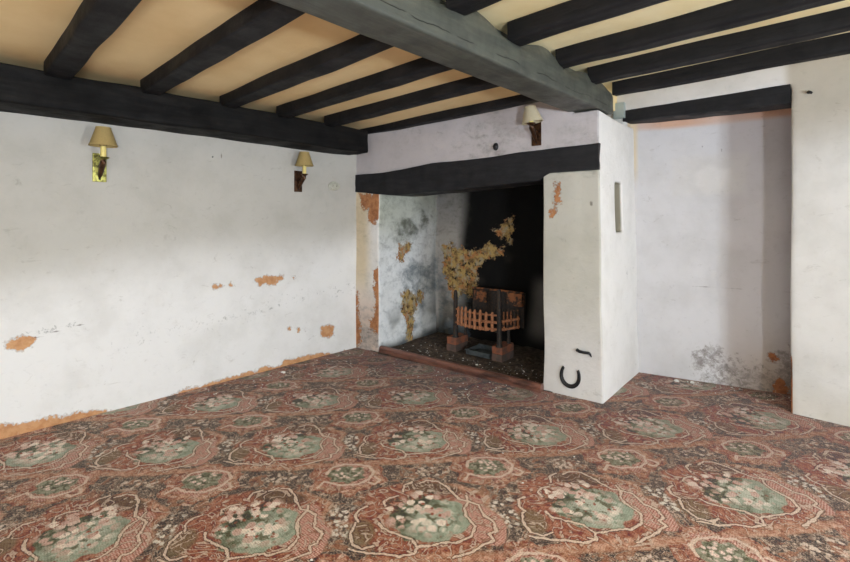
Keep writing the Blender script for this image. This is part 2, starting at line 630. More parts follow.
    grad = g.add(g.noise(p0, 11, 3, 0.6), g.mul(g.v('DOT_PRODUCT', pL, (1.0, -0.7, 0)), 1.1))
    green = g.mix(g.step(grad, 0.28, 0.62), (0.115, 0.130, 0.095), (0.29, 0.345, 0.27))
    green = g.mix(g.step(ell(pL, 0.03, -0.02, 0.12, 0.12), 1.0, 0.2, 0, 0.65), green, (0.50, 0.52, 0.43))
    col = g.mix(inside(eg, 0.035), col, green)

    def P(*pts):
        return [((x - 390) * 0.00092, (295 - y) * 0.0014) for x, y in pts]
    strokes = [
        P((300, 165), (312, 130), (350, 115)),
        P((385, 125), (430, 108), (480, 118), (515, 150), (535, 185), (565, 225), (598, 235), (598, 208)),
        P((130, 232), (95, 245), (80, 275), (97, 300)),
        P((85, 305), (62, 345), (75, 390), (115, 410), (160, 400)),
        P((185, 310), (200, 335), (260, 362), (310, 380), (335, 415), (318, 440), (295, 430)),
        P((335, 415), (400, 410), (470, 405), (490, 412), (560, 392), (590, 350), (567, 300), (572, 270), (600, 235)),
        P((600, 235), (640, 255), (648, 310), (682, 340), (673, 378), (640, 385), (650, 410), (600, 425), (540, 445), (470, 460)),
        P((215, 235), (205, 212), (235, 195), (275, 188)),
        P((60, 405), (130, 425), (200, 430), (260, 445), (318, 440)),
    ]
    dl = seglist(pL, strokes)
    dl = g.add(dl, g.mul(g.sub(mid, 0.5), 0.014))
    col = g.mix(g.step(dl, 0.0110, 0.0070, 0, 0.70), col, (0.085, 0.055, 0.035))
    col = g.mix(g.step(dl, 0.0064, 0.0042, 0, 0.92), col, cream)
    # the bouquet
    fz = g.mx(g.mx(inside(ell(pL, -0.105, 0.085, 0.068, 0.055), 0.25), inside(ell(pL, 0.01, 0.115, 0.075, 0.07), 0.25)),
              g.mx(inside(ell(pL, 0.02, 0.0, 0.105, 0.115, 0.4), 0.45), inside(ell(pL, -0.10, -0.02, 0.06, 0.04), 0.3)))
    vb = g.voro(pw, 27)
    pd = g.add(vb['Distance'], g.mul(g.sub(mid, 0.5), 1.1))
    tone = g.sep(vb['Color'])[0]
    petal = g.mix(g.step(tone, 0.3, 0.8), (0.68, 0.585, 0.50), (0.50, 0.32, 0.265))
    petal = g.mix(g.step(mid, 0.52, 0.66, 0, 0.6), petal, (0.36, 0.19, 0.14))
    col = g.mix(g.mul(g.mul(fz, g.step(pd, 0.66, 0.48)), g.step(tone, 0.10, 0.22)), col, petal)
    col = g.mix(g.mul(fz, g.step(pd, 0.66, 0.82, 0, 0.75)), col, (0.10, 0.10, 0.065))
    col = g.mix(g.mul(fz, g.step(g.voro(g.v('ADD', pw, (3.1, 1.7, 0)), 26)['Distance'], 0.26, 0.14)), col, (0.30, 0.11, 0.075))

    # wear, pile and tread
    pile = g.noise(p0, 210, 2, 0.6)
    col = g.mix(g.step(fine, 0.56, 0.72, 0, 0.45), col, (0.62, 0.52, 0.44))
    col = g.mix(g.step(fine, 0.45, 0.30, 0, 0.65), col, (0.06, 0.043, 0.035))
    col = g.mix(g.step(pile, 0.60, 0.36, 0, 0.30), col, (0.05, 0.04, 0.035))
    # dust fading in the middle of the room, dirt close to the hearth and in the alcove, redder and darker towards the far end
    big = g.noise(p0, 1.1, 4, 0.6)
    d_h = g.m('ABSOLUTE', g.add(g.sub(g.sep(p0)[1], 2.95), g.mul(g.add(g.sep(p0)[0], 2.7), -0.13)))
    dirt_and_far = g.mul(g.step(g.add(d_h, g.mul(big, 0.5)), 1.15, 0.30), g.step(g.sep(p0)[0], -1.2, -1.8))
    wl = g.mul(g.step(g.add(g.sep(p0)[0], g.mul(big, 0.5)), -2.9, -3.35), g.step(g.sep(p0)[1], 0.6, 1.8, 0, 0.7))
    dirt_and_far = g.mx(dirt_and_far, wl)
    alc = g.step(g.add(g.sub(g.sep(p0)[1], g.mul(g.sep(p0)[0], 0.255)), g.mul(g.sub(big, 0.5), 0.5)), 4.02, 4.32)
    dirt_and_far = g.mx(dirt_and_far, g.mul(alc, 0.9))
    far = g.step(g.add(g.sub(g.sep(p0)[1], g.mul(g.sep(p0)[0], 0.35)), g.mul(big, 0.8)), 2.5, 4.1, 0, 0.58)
    dirt_and_far = g.mx(dirt_and_far, far)
    col = g.mix(g.mul(dirt_and_far, 0.62), col, (0.085, 0.034, 0.025))
    col = g.mix(0.12, col, (0.30, 0.22, 0.19))
    # woven rows of tufts
    rows = g.m('SINE', g.mul(g.v('DOT_PRODUCT', p0, (0.71, 0.70, 0)), 520.0))
    rows = g.mul(rows, g.m('SINE', g.mul(g.v('DOT_PRODUCT', p0, (-0.70, 0.71, 0)), 430.0)))
    col = g.mix(g.step(rows, 0.1, 0.9, 0, 0.22), col, (0.05, 0.035, 0.03))
    hs = g.n.new('ShaderNodeHueSaturation')
    hs.inputs['Saturation'].default_value = 0.80
    g._in(hs.inputs['Color'], col)
    col = hs.outputs[0]
    bc = g.n.new('ShaderNodeBrightContrast')
    g._in(bc.inputs[0], col)
    bc.inputs[1].default_value = 0.255
    bc.inputs[2].default_value = 0.92
    g._in(b.inputs['Base Color'], g.mix(1.0, bc.outputs[0], (0.02, 0.014, 0.012), 'LIGHTEN'))
    b.inputs['Roughness'].default_value = 0.9
    b.inputs['Specular IOR Level'].default_value = 0.2
    b.inputs['Sheen Weight'].default_value = 0.25
    b.inputs['Sheen Roughness'].default_value = 0.4
    g._in(b.inputs['Normal'], g.bump(g.add(pile, g.mul(fine, 0.7)), 0.55, 0.006))
    return m


M['carpet'] = carpet_mat()


def hearth_floor_mat():
    m, g, b = new_mat('ash_and_soot_hearth')
    p = g.obj()
    n = g.noise(p, 18, 7, 0.75)
    n2 = g.noise(p, 70, 4, 0.7)
    c = g.mix(g.step(n, 0.35, 0.65), (0.030, 0.022, 0.017), (0.125, 0.085, 0.060))
    c = g.mix(g.step(n2, 0.60, 0.72, 0, 0.6), c, (0.20, 0.17, 0.14))
    g._in(b.inputs['Base Color'], c)
    b.inputs['Roughness'].default_value = 0.95
    g._in(b.inputs['Normal'], g.bump(g.add(n, n2), 0.9, 0.02))
    return m


M['hearth_floor'] = hearth_floor_mat()
M['slab'] = simple_mat('grey_subfloor', (0.2, 0.19, 0.18), 0.9)
M['brass'] = simple_mat('tarnished_brass', (0.36, 0.34, 0.10), 0.45, 1.0, 0.6, 45, 0.2, (0.10, 0.09, 0.03), 0.40, 0.62)
M['bronze'] = simple_mat('dark_bronze', (0.11, 0.055, 0.028), 0.38, 0.85, 0.5, 40, 0.2, (0.035, 0.02, 0.014))
M['candle'] = simple_mat('yellowed_candle_tube', (0.80, 0.66, 0.22), 0.5, 0, 0.12, 20, 0.05)
M['iron'] = simple_mat('black_iron', (0.018, 0.018, 0.020), 0.5, 0.3, 0.4, 60, 0.3)
M['grate_dark'] = simple_mat('sooty_cast_iron', (0.020, 0.018, 0.017), 0.7, 0.2, 0.5, 50, 0.4, (0.055, 0.032, 0.02))
M['rust'] = simple_mat('heat_rusted_iron', (0.42, 0.18, 0.085), 0.75, 0.1, 0.4, 35, 0.4, (0.20, 0.075, 0.035))
M['rust_dim'] = simple_mat('rusted_fireback', (0.26, 0.09, 0.03), 0.8, 0.0, 0.5, 22, 0.4, (0.030, 0.02, 0.015), 0.42, 0.58)
M['ashpan'] = simple_mat('grey_blue_sheet_metal', (0.115, 0.135, 0.145), 0.5, 0.4, 0.4, 25, 0.2)
M['kerb'] = simple_mat('red_brown_kerb_paint', (0.19, 0.082, 0.058), 0.40, 0.0, 0.5, 16, 0.25, (0.055, 0.026, 0.02), 0.4, 0.7, (0.3, 1, 1))
M['brick'] = simple_mat('sooty_red_brick', (0.27, 0.09, 0.045), 0.9, 0, 0.4, 14, 0.5, (0.11, 0.065, 0.05), 0.45, 0.68)
M['brick_grey'] = simple_mat('ash_coated_brick', (0.125, 0.075, 0.06), 0.9, 0, 0.4, 14, 0.5, (0.075, 0.06, 0.052), 0.42, 0.64)
M['flake'] = simple_mat('white_plaster_flake', (0.80, 0.78, 0.74), 0.85, 0, 0.2, 60, 0.2)
M['grey_plastic'] = simple_mat('grey_green_plastic', (0.36, 0.42, 0.40), 0.5, 0, 0.1, 20, 0.02)
M['cream_plastic'] = simple_mat('yellowed_cover_plate', (0.47, 0.46, 0.38), 0.5, 0, 0.15, 30, 0.05)
M['white_frame'] = simple_mat('white_window_paint', (0.8, 0.79, 0.76), 0.5)
M['rubble'] = simple_mat('hearth_rubble', (0.10, 0.075, 0.055), 0.95, 0, 0.5, 40, 0.4, (0.035, 0.028, 0.022))


def shade_mat(name, col):
    m, g, b = new_mat(name)
    p = g.obj()
    w = g.noise(g.v('MULTIPLY', p, (1, 1, 4)), 120, 3, 0.6)
    c = g.mix(g.step(w, 0.35, 0.65), col, tuple(q * 0.82 for q in col))
    g._in(b.inputs['Base Color'], c)
    b.inputs['Roughness'].default_value = 0.8
    tr = g.n.new('ShaderNodeBsdfTranslucent')
    g._in(tr.inputs[0], c)
    mixs = g.n.new('ShaderNodeMixShader')
    mixs.inputs[0].default_value = 0.30
    g.l.new(b.outputs[0], mixs.inputs[1])
    g.l.new(tr.outputs[0], mixs.inputs[2])
    g.l.new(mixs.outputs[0], g.n['Material Output'].inputs[0])
    return m


M['shade_tan'] = shade_mat('aged_tan_lampshade', (0.58, 0.43, 0.17))
M['shade_cream'] = shade_mat('cream_lampshade', (0.74, 0.66, 0.46))


def glass_mat():
    m, g, b = new_mat('window_glass')
    t = g.n.new('ShaderNodeBsdfTransparent')
    gl = g.n.new('ShaderNodeBsdfGlossy')
    gl.inputs['Roughness'].default_value = 0.02
    mx = g.n.new('ShaderNodeMixShader')
    mx.inputs[0].default_value = 0.06
    g.l.new(t.outputs[0], mx.inputs[1])
    g.l.new(gl.outputs[0], mx.inputs[2])
    g.l.new(mx.outputs[0], g.n['Material Output'].inputs[0])
    return m


M['glass'] = glass_mat()

# ------------------------------------------------------------------ the setting
FS = 0.1386


def front(x):                       # plan line of the chimney breast's face
    return 2.838 + FS * (x + 3.65)


FN = Vector((FS, -1, 0)).normalized()   # its outward normal
WHITE = np.array((0.78, 0.765, 0.74))


def base_paint(P):
    n = len(P)
    return np.tile(WHITE, (n, 1)), np.full(n, 0.5), np.zeros(n), np.full(n, 0.5)


def nz(P, f, s=0.0):
    return wob(P + s, 1.0, f, s)[:, 0]


# --- left wall
LW = [
    [(0.242, 0.555), (0.268, 0.579), (0.313, 0.588), (0.377, 0.57), (0.358, 0.537), (0.304, 0.512), (0.25, 0.529)],
    [(1.77, 0.789), (1.859, 0.815), (2.027, 0.808), (2.027, 0.773), (1.914, 0.741), (1.806, 0.735)],
    [(2.429, 0.273), (2.507, 0.297), (2.564, 0.259), (2.564, 0.181), (2.484, 0.158), (2.418, 0.199)],
    [(-2.3, 0.07), (0.207, 0.085), (0.25, 0.096), (0.317, 0.07), (0.363, 0.08), (0.458, 0.066), (0.584, 0.055), (0.747, 0.03), (0.758, -0.01), (0.98, -0.01), (1.049, 0.0),
     (1.217, 0.03), (1.324, 0.025), (1.513, 0.036), (1.719, 0.030), (1.877, 0.034), (2.0, 0.03), (2.036, 0.065), (2.185, 0.055), (2.309, 0.055), (2.429, 0.045), (2.564, 0.0), (2.9, 0.0), (2.9, -0.2), (-2.3, -0.2)],
]
LW_DOTS = [(1.443, 0.767, 0.016), (1.569, 0.769, 0.014), (1.49, 0.769, 0.008), (2.134, 0.772, 0.012), (2.085, 0.315, 0.014), (2.185, 0.288, 0.014), (2.246, 0.277, 0.012), (1.288, 0.206, 0.010)]


def paint_left(P, N):
    c, sd, mo, ck = base_paint(P)
    U = P[:, 1:3]
    for q in LW:
        sd = np.minimum(sd, sdf(U, q) + (0.014 if q is LW[3] else 0.0))
    for y, z, r in LW_DOTS:
        sd = np.minimum(sd, np.linalg.norm(U - (y, z), axis=1) - r)
    y, z = P[:, 1], P[:, 2]
    # yellowed old paint and painted-in light falloff above a fresher white band that rises away from the window
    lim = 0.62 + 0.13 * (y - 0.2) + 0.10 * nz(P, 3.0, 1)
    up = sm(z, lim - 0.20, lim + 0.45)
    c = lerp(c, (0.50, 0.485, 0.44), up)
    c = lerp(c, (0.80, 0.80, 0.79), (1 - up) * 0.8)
    ck = np.minimum(ck, sdf_line(U, [(0.368, 0.572), (0.434, 0.578), (0.483, 0.594), (0.559, 0.6), (0.637, 0.625)]))
    ck = np.minimum(ck, np.linalg.norm((U - (1.49, 1.80)) / (1, 5), axis=1))
    mo = np.maximum(mo, 0.42 * sm(sdf(U, [(0.30, 0.62), (0.65, 0.66), (0.65, 0.61), (0.36, 0.575)]), 0.03, -0.02))
    mo = np.maximum(mo, 0.33 * sm(np.abs(z - 0.45 - 0.08 * (y - 0.5) + 0.1 * nz(P, 2.5, 2)), 0.25, 0.0) * sm(y, 0.2, 0.9))
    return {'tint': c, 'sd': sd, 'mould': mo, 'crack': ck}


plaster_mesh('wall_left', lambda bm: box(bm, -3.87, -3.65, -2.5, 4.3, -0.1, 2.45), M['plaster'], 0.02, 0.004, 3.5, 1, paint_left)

# --- chimney breast: jamb, back, pier with a niche in its side, and the front above the lintel
HLp, HLq = np.array((-3.35, 2.91)), np.array((-3.49, 3.86))
HBp, HBq = np.array((-3.49, 3.86)), np.array((-2.2, 4.07))


def build_chimney(bm):
    prism(bm, [(-3.80, front(-3.80)), (-3.35, front(-3.35)), (-3.49, 3.90), (-3.80, 3.90)], -0.1, 1.66)
    prism(bm, [(-3.80, 3.81), (-3.49, 3.86), (-2.2, 4.07), (-1.5, 4.184), (-1.5, 4.5), (-3.80, 4.3)], -0.1, 2.45)
    # pier, leaving the niche void at Y 3.512..3.688, Z 1.2..1.59
    xf, xb, xc = -1.30, -1.715, -1.44
    prism(bm, [(xb, front(xb)), (xc, front(xc)), (xc, 4.4), (xb, 4.4)], -0.1, 1.655)
    prism(bm, [(xb + 0.1, front(xb) + 0.25), (xc, front(xc) + 0.25), (xc, 4.4), (xb + 0.1, 4.4)], 1.6, 2.08)
    prism(bm, [(xc - 0.02, front(xc)), (xf, front(xf)), (xf, 4.4), (xc - 0.02, 4.4)], -0.1, 1.2)
    prism(bm, [(xc - 0.02, front(xc)), (xf, front(xf)), (xf, 3.512), (xc - 0.02, 3.512)], 1.18, 1.655)
    prism(bm, [(xc - 0.02, 3.688), (xf, 3.688), (xf, 4.4), (xc - 0.02, 4.4)], 1.18, 1.655)
    prism(bm, [(xc - 0.02, front(xc) + 0.3), (xf, front(xf) + 0.02), (xf, 4.4), (xc - 0.02, 4.4)], 1.585, 2.08)
    # front above the lintel
    prism(bm, [(-3.80, front(-3.80)), (-1.50, front(-1.50)), (-1.50, front(-1.5) + 0.4), (-3.80, front(-3.8) + 0.4)], 1.70, 2.32)
    prism(bm, [(-1.55, front(-1.55)), (xf, front(xf)), (xf, 4.4), (-1.55, 4.4)], 1.70, 2.08)


def batter(P):                      # the pier's right face leans in towards the top
    Q = P.copy()
    k = sm(P[:, 0], -1.60, -1.36) * sm(P[:, 1], 2.9, 3.0)
    Q[:, 0] += (0.022 * (1 - P[:, 2] / 1.3) - 0.048 * np.clip((P[:, 1] - 3.17) / 0.86, 0, 1)) * k
    return Q


FR = [
    [(-3.593, 1.532), (-3.432, 1.56), (-3.227, 1.54), (-3.214, 1.396), (-3.315, 1.358), (-3.328, 1.3), (-3.405, 1.251), (-3.471, 1.31), (-3.485, 1.409), (-3.593, 1.421)],
    [(-3.405, 0.779), (-3.34, 0.822), (-3.328, 0.61), (-3.30, 0.325), (-3.30, 0.211), (-3.353, 0.168), (-3.458, 0.222), (-3.432, 0.324), (-3.39, 0.411)],
    [(-1.614, 1.591), (-1.577, 1.575), (-1.599, 1.442), (-1.584, 1.411), (-1.614, 1.352), (-1.645, 1.308), (-1.66, 1.368), (-1.63, 1.442)],
    [(-3.66, 0.525), (-3.630, 0.56), (-3.610, 0.279), (-3.593, 0.031), (-3.66, 0.017)],
]
HL = [
    [(3.201, 1.032), (3.285, 1.049), (3.405, 1.044), (3.37, 0.971), (3.285, 0.924), (3.268, 0.852), (3.168, 0.859), (3.201, 0.96)],
    [(3.477, 0.511), (3.55, 0.523), (3.625, 0.447), (3.587, 0.375), (3.495, 0.389)],
    [(3.218, 0.515), (3.336, 0.551), (3.513, 0.463), (3.513, 0.365), (3.441, 0.269), (3.423, 0.111), (3.388, -0.041), (3.336, -0.05), (3.336, 0.182), (3.234, 0.336)],
]
HB = [
    [(-3.395, 0.992), (-3.303, 1.018), (-3.15, 0.979), (-3.051, 0.928), (-2.93, 0.965), (-2.836, 1.044), (-2.767, 0.993), (-2.665, 0.986), (-2.665, 0.913), (-2.813, 0.884), (-2.907, 0.837),
     (-2.954, 0.747), (-2.978, 0.529), (-3.051, 0.445), (-3.15, 0.48), (-3.239, 0.36), (-3.303, 0.5), (-3.382, 0.697)],
    [(-2.801, 1.194), (-2.721, 1.184), (-2.642, 1.269), (-2.565, 1.331), (-2.554, 1.166), (-2.598, 1.03), (-2.642, 1.102), (-2.699, 1.1)],
]


def paint_chimney(P, N):
    c, sd, mo, ck = base_paint(P)
    x, y, z = P.T
    U = P[:, [0, 2]]
    fd = (y - front(x)) / math.hypot(1, FS)
    onf = (np.abs(fd) < 0.05) & ((N[:, 1] < -0.25) | (fd < 0.012))
    for q in FR:
        d = sdf(U, q)
        sd = np.where(onf, np.minimum(sd, d), sd)
    # yellowed jamb strip
    jam = onf & (x < -3.25) & (z < 1.7)
    c = np.where(jam[:, None], lerp(c, (0.66, 0.53, 0.33), sm(-x, 3.40, 3.56) * sm(z, 0.35, 0.8) * 0.8), c)
    c = np.where(jam[:, None], lerp(c, (0.60, 0.44, 0.34), sm(z, 0.75, 0.3) * 0.75), c)
    mo = np.where(jam, np.maximum(mo, 0.35 * sm(z, 0.7, 0.1)), mo)
    up = onf & (z > 1.6)
    mo = np.where(up, 0.14, mo)
    c = np.where(up[:, None], np.array((0.52, 0.485, 0.49)), c)
    pier = onf & (x > -1.8) & (z < 1.72)
    c = np.where(pier[:, None], lerp(np.tile((0.50, 0.485, 0.43), (len(P), 1)), (0.64, 0.62, 0.60), sm(z, 0.9, 0.2)), c)
    ck = np.where(pier, np.minimum(ck, np.linalg.norm((U - (-1.357, 1.415)) / (1.0, 1.8), axis=1) - 0.006), ck)
    # inside of the fireplace
    inside = (fd > 0.012) & (x < -1.66) & ~up & ~onf
    d1 = HLq - HLp
    n1 = np.array((d1[1], -d1[0])) / np.linalg.norm(d1)
    hl = (P[:, :2] - HLp) @ n1
    onl = inside & (np.abs(hl) < 0.06) & (N[:, 0] > 0.2)
    d2 = HBq - HBp
    n2 = np.array((d2[1], -d2[0])) / np.linalg.norm(d2)
    hb = (P[:, :2] - HBp) @ n2
    onb = inside & (np.abs(hb) < 0.06) & (N[:, 1] < -0.3)
    black = np.array((0.011, 0.0105, 0.010))
    w1, w2 = nz(P, 4.0, 3), nz(P, 9.0, 4)
    cl = np.tile((0.84, 0.86, 0.86), (len(P), 1))
    cl = lerp(cl, (0.52, 0.54, 0.46), sm(z + 0.12 * w1, 0.9, 1.35))
    cl = lerp(cl, (0.07, 0.07, 0.065), sm(z + 0.03 * w2, 0.13, 0.02))
    cl = lerp(cl, (0.10, 0.10, 0.095), sm(y + 0.05 * w1, 3.70, 3.86) * 0.6)
    f1 = nz(P, 3.5, 11) + 0.7 * nz(P, 8.0, 12) + 0.5 * nz(P, 18.0, 13)
    f2 = nz(P, 4.0, 21) + 0.7 * nz(P, 9.0, 22) + 0.5 * nz(P, 20.0, 23)
    smw = np.maximum(sm(f1, 0.0, 1.2) * sm(z, 0.85, 1.2) * 0.62, sm(f2, 0.4, 1.4) * sm(z, 0.9, 1.3) * 0.85)
    smw = np.maximum(smw, sm(f2, 0.0, 1.1) * sm(z, 1.0, 0.75) * sm(y, 3.0, 3.4) * 0.66)
    smw = np.maximum(smw, 0.70 * sm(np.abs(z - 0.72 - 0.05 * w1), 0.16, 0.03) * sm(y, 3.05, 3.4))
    smw = np.maximum(smw, 0.60 * sm(np.abs(z - 0.50 - 0.06 * w1), 0.12, 0.02) * sm(y, 3.25, 3.6))
    smw = np.maximum(smw, 0.16)
    cl = lerp(cl, (0.10, 0.10, 0.085), sm(f1, 0.6, 1.3) * sm(z, 0.5, 0.1) * 0.8)
    c = np.where(onl[:, None], cl, c)
    mo = np.where(onl, 0.22, mo)
    smr = np.where(onl, smw, np.where(onb, (0.45 + 0.25 * w1) * sm(-x, 2.98, 3.16), 0.0))
    smr = np.where(jam, 0.10 + 0.35 * sm(z, 0.5, 0.1), smr)
    smr = np.where(up, 0.10 + 0.10 * w1, smr)
    cb = np.tile((0.44, 0.41, 0.38), (len(P), 1))
    cb = lerp(cb, (0.30, 0.29, 0.275), sm(z, 1.0, 1.45))
    edge = -3.13 + 0.05 * w1 - 0.05 * sm(z, 1.2, 0.6)
    soot = sm(x, edge - 0.05, edge + 0.10)
    soot = np.maximum(soot, sm(z + 0.05 * w2, 0.30, 0.05) * 0.9)
    cb = lerp(cb, (0.13, 0.12, 0.11), sm(nz(P, 4.0, 31) + 0.7 * nz(P, 10.0, 32), 0.2, 1.1) * 0.75)
    cb = lerp(cb, black, soot)
    cb = lerp(cb, (0.045, 0.040, 0.036), sm(nz(P, 6.0, 41) + 0.6 * nz(P, 15.0, 42), 0.3, 1.3) * soot * 0.6)
    cb = lerp(cb, (0.17, 0.155, 0.14), sm(x + 0.05 * w1, -2.42, -2.26) * sm(z + 0.05 * w2, 0.80, 0.50) * sm(z, 0.0, 0.25))
    c = np.where(onb[:, None], cb, c)
    mo = np.where(onb, np.where(x < -3.05, 0.25, 0.0), mo)
    rest = inside & ~onl & ~onb
    c = np.where(rest[:, None], black, c)
    for q in HL:
        sd = np.where(onl, np.minimum(sd, sdf(P[:, 1:3], q)), sd)
    for q in HB:
        sd = np.where(onb, np.minimum(sd, sdf(U, q)), sd)
    # pier's right side and the niche
    side = (x > -1.56) & (N[:, 0] > 0.5) & (y > 3.2)
    nic = (x < -1.312) & (x > -1.56) & (y > 3.495) & (y < 3.705) & (z > 1.185) & (z < 1.605)
    c = np.where(nic[:, None], np.array((0.34, 0.315, 0.245)), c)
    mo = np.where(side, np.maximum(mo, 0.42 * sm(np.hypot(y - 3.78, (z - 0.87) / 3), 0.06, 0.0)), mo)
    return {'tint': c, 'sd': sd, 'mould': mo, 'crack': ck, 'smear': np.clip(smr, 0, 1)}


plaster_mesh('wall_chimney', build_chimney, M['hearth_plaster'], 0.014, 0.006, 4.5, 2, paint_chimney, batter)


# --- back wall with the blocked doorway recess
def build_back(bm):
    box(bm, -0.305, 2.4, 3.88, 4.5, -0.1, 2.45)
    box(bm, -2.0, -0.25, 3.88, 4.5, 2.195, 2.45)
    box(bm, -2.0, -1.385, 3.88, 4.5, 2.0, 2.25)
    prism(bm, [(-1.55, 3.974), (-0.25, 4.307), (-0.25, 4.5), (-1.55, 4.5)], -0.1, 2.25)
    prism(bm, [(-1.42, 4.02), (-0.25, 4.02), (-0.25, 4.5), (-1.42, 4.5)], 2.14, 2.25)


AL = [
    [(-0.47, 0.29), (-0.429, 0.304), (-0.406, 0.247), (-0.435, 0.22), (-0.458, 0.232)],
    [(-0.441, 0.054), (-0.406, 0.12), (-0.370, 0.10), (-0.34, -0.042), (-0.446, -0.06)],
]


def paint_back(P, N):
    c, sd, mo, ck = base_paint(P)
    x, y, z = P.T
    U = P[:, [0, 2]]
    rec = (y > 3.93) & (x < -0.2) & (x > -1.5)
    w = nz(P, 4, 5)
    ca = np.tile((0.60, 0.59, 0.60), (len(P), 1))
    ca = lerp(ca, (0.55, 0.51, 0.52), sm(x, -0.80, -0.66) * 0.6)  # shadow cast by the right-hand corner, tinted into the plaster
    ca = lerp(ca, (0.62, 0.60, 0.58), sm(sdf(U, [(-1.085, 1.802), (-0.589, 1.814), (-0.608, 1.50), (-1.085, 1.485)]), 0.03, -0.03) * 0.5)
    ca = lerp(ca, (0.69, 0.67, 0.66), sm(sdf(U, [(-0.928, 1.678), (-0.861, 1.731), (-0.713, 1.683), (-0.732, 1.527), (-0.861, 1.491), (-0.914, 1.573)]) + 0.03 * w + 0.02 * nz(P, 14, 7), 0.03, -0.03) * 0.8)
    ca = lerp(ca, (0.40, 0.29, 0.21), sm(x, -0.80, -0.42) * sm(z + 0.1 * w, 0.60, 0.05) * 0.75)
    salmon = sm(z + 0.012 * w, 2.045, 2.085)
    ca = lerp(ca, (0.60, 0.36, 0.24), salmon * np.clip(0.45 + 0.5 * nz(P, 6.0, 51), 0.1, 0.9))
    ca = lerp(ca, (0.68, 0.55, 0.34), sm(x + 0.012 * w, -1.312, -1.338) * sm(z + 0.1 * w, 1.6, 1.9) * 0.7)
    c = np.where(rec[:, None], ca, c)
    for q in AL:
        sd = np.where(rec, np.minimum(sd, sdf(U, q)), sd)
    m1 = 0.54 * sm(sdf(U, [(-0.961, 0.241), (-0.861, 0.335), (-0.764, 0.309), (-0.669, 0.268), (-0.796, 0.17), (-0.861, 0.056), (-0.961, 0.039)]), 0.06, -0.05)
    m2 = 0.50 * sm(z + 0.08 * w, 0.48, 0.1) * sm(x, -1.2, -0.8)
    m3 = 0.55 * sm(x, -0.55, -0.38) * sm(z, 0.7, 0.15)
    mo = np.where(rec, np.maximum(np.maximum(m1, m2), m3), mo)
    ck = np.where(rec, np.minimum(ck, sdf_line(U, [(-1.0, 0.752), (-0.80, 0.765), (-0.62, 0.762)]) + 0.002), ck)
    for nx, nzz in [(-0.881, 1.876), (-0.758, 1.842), (-1.036, 1.635)]:
        ck = np.where(rec, np.minimum(ck, np.linalg.norm((U - (nx, nzz)) / (1.0, 1.6), axis=1)), ck)
    # right-hand face
    fr = ~rec
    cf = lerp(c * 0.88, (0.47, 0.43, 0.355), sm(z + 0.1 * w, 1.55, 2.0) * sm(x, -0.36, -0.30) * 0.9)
    cf = lerp(cf, (0.70, 0.65, 0.55), sm(z, 0.3, 0.0) * 0.4)
    c = np.where(fr[:, None], cf, c)
    edge = fr & (x < -0.285) & (z < 0.6)
    sd = np.where(edge, np.minimum(sd, np.abs(x + 0.305) - 0.020 + 0.05 * sm(z, 0.25, 0.55)), sd)
    ck = np.where(fr & (x < -0.29) & (z < 0.75), np.minimum(ck, np.abs(z - 0.30 - 0.25 * w) * 0.05), ck)
    return {'tint': c, 'sd': sd, 'mould': mo, 'crack': ck}


plaster_mesh('wall_back', build_back, M['alcove_plaster'], 0.016, 0.004, 4.0, 3, paint_back)


# --- right wall with two low windows, rear wall with one added for fill light (both behind or beside the camera)
def plain_paint(P, N):
    c, sd, mo, ck = base_paint(P)
    return {'tint': c, 'sd': sd, 'mould': mo, 'crack': ck}


WINS = [('x', 1.55, 2.65, 0.75, 1.60), ('x', -1.15, -0.35, 0.78, 1.42), ('y', 0.05, 1.45, 0.75, 1.75)]  # last opening is added, for the rear fill lamp


def build_right(bm):
    X0, X1 = 2.2, 2.45
    box(bm, X0, X1, -2.6, 4.4, -0.1, 0.75)
    box(bm, X0, X1, -2.6, 4.4, 1.60, 2.45)
    box(bm, X0, X1, -2.6, -1.15, 0.7, 1.65)
    box(bm, X0, X1, -0.35, 1.55, 0.7, 1.65)
    box(bm, X0, X1, 2.65, 4.4, 0.7, 1.65)
    box(bm, X0, X1, -1.2, -0.3, 0.7, 0.78)
    box(bm, X0, X1, -1.2, -0.3, 1.42, 1.65)


def build_rear(bm):
    Y0, Y1 = -2.55, -2.3
    box(bm, -3.8, 2.4, Y0, Y1, -0.1, 0.75)
    box(bm, -3.8, 2.4, Y0, Y1, 1.75, 2.45)
    box(bm, -3.8, 0.05, Y0, Y1, 0.7, 1.8)
    box(bm, 1.45, 2.4, Y0, Y1, 0.7, 1.8)


plaster_mesh('wall_right', build_right, M['plaster'], 0.03, 0.004, 4.0, 4, plain_paint)
plaster_mesh('wall_rear', build_rear, M['plaster'], 0.03, 0.004, 4.0, 5, plain_paint)
for i, (ax, a0, a1, z0, z1) in enumerate(WINS):
    bm = bmesh.new()
    d0, d1 = (2.28, 2.33) if ax == 'x' else (-2.43, -2.38)

    def fb(u0, u1, w0, w1, bmx, e0=d0, e1=d1):
        if ax == 'x':
            box(bmx, e0, e1, u0, u1, w0, w1)
        else:
            box(bmx, u0, u1, e0, e1, w0, w1)
    fb(a0, a1, z0, z0 + 0.045, bm)
    fb(a0, a1, z1 - 0.045, z1, bm)
    fb(a0, a0 + 0.045, z0, z1, bm)
    fb(a1 - 0.045, a1, z0, z1, bm)
    mid = (a0 + a1) / 2
    fb(mid - 0.02, mid + 0.02, z0, z1, bm)
    f = link('window_%d' % (i + 1), bm, M['white_frame'], smooth=False)
    f['kind'] = 'structure'
    bm = bmesh.new()
    c = (d0 + d1) / 2
    fb(a0 + 0.02, a1 - 0.02, z0 + 0.02, z1 - 0.02, bm, c - 0.002, c + 0.002)
    bmesh.ops.translate(bm, vec=-f.location, verts=bm.verts)
    link('pane', bm, M['glass'], parent=f, smooth=False)

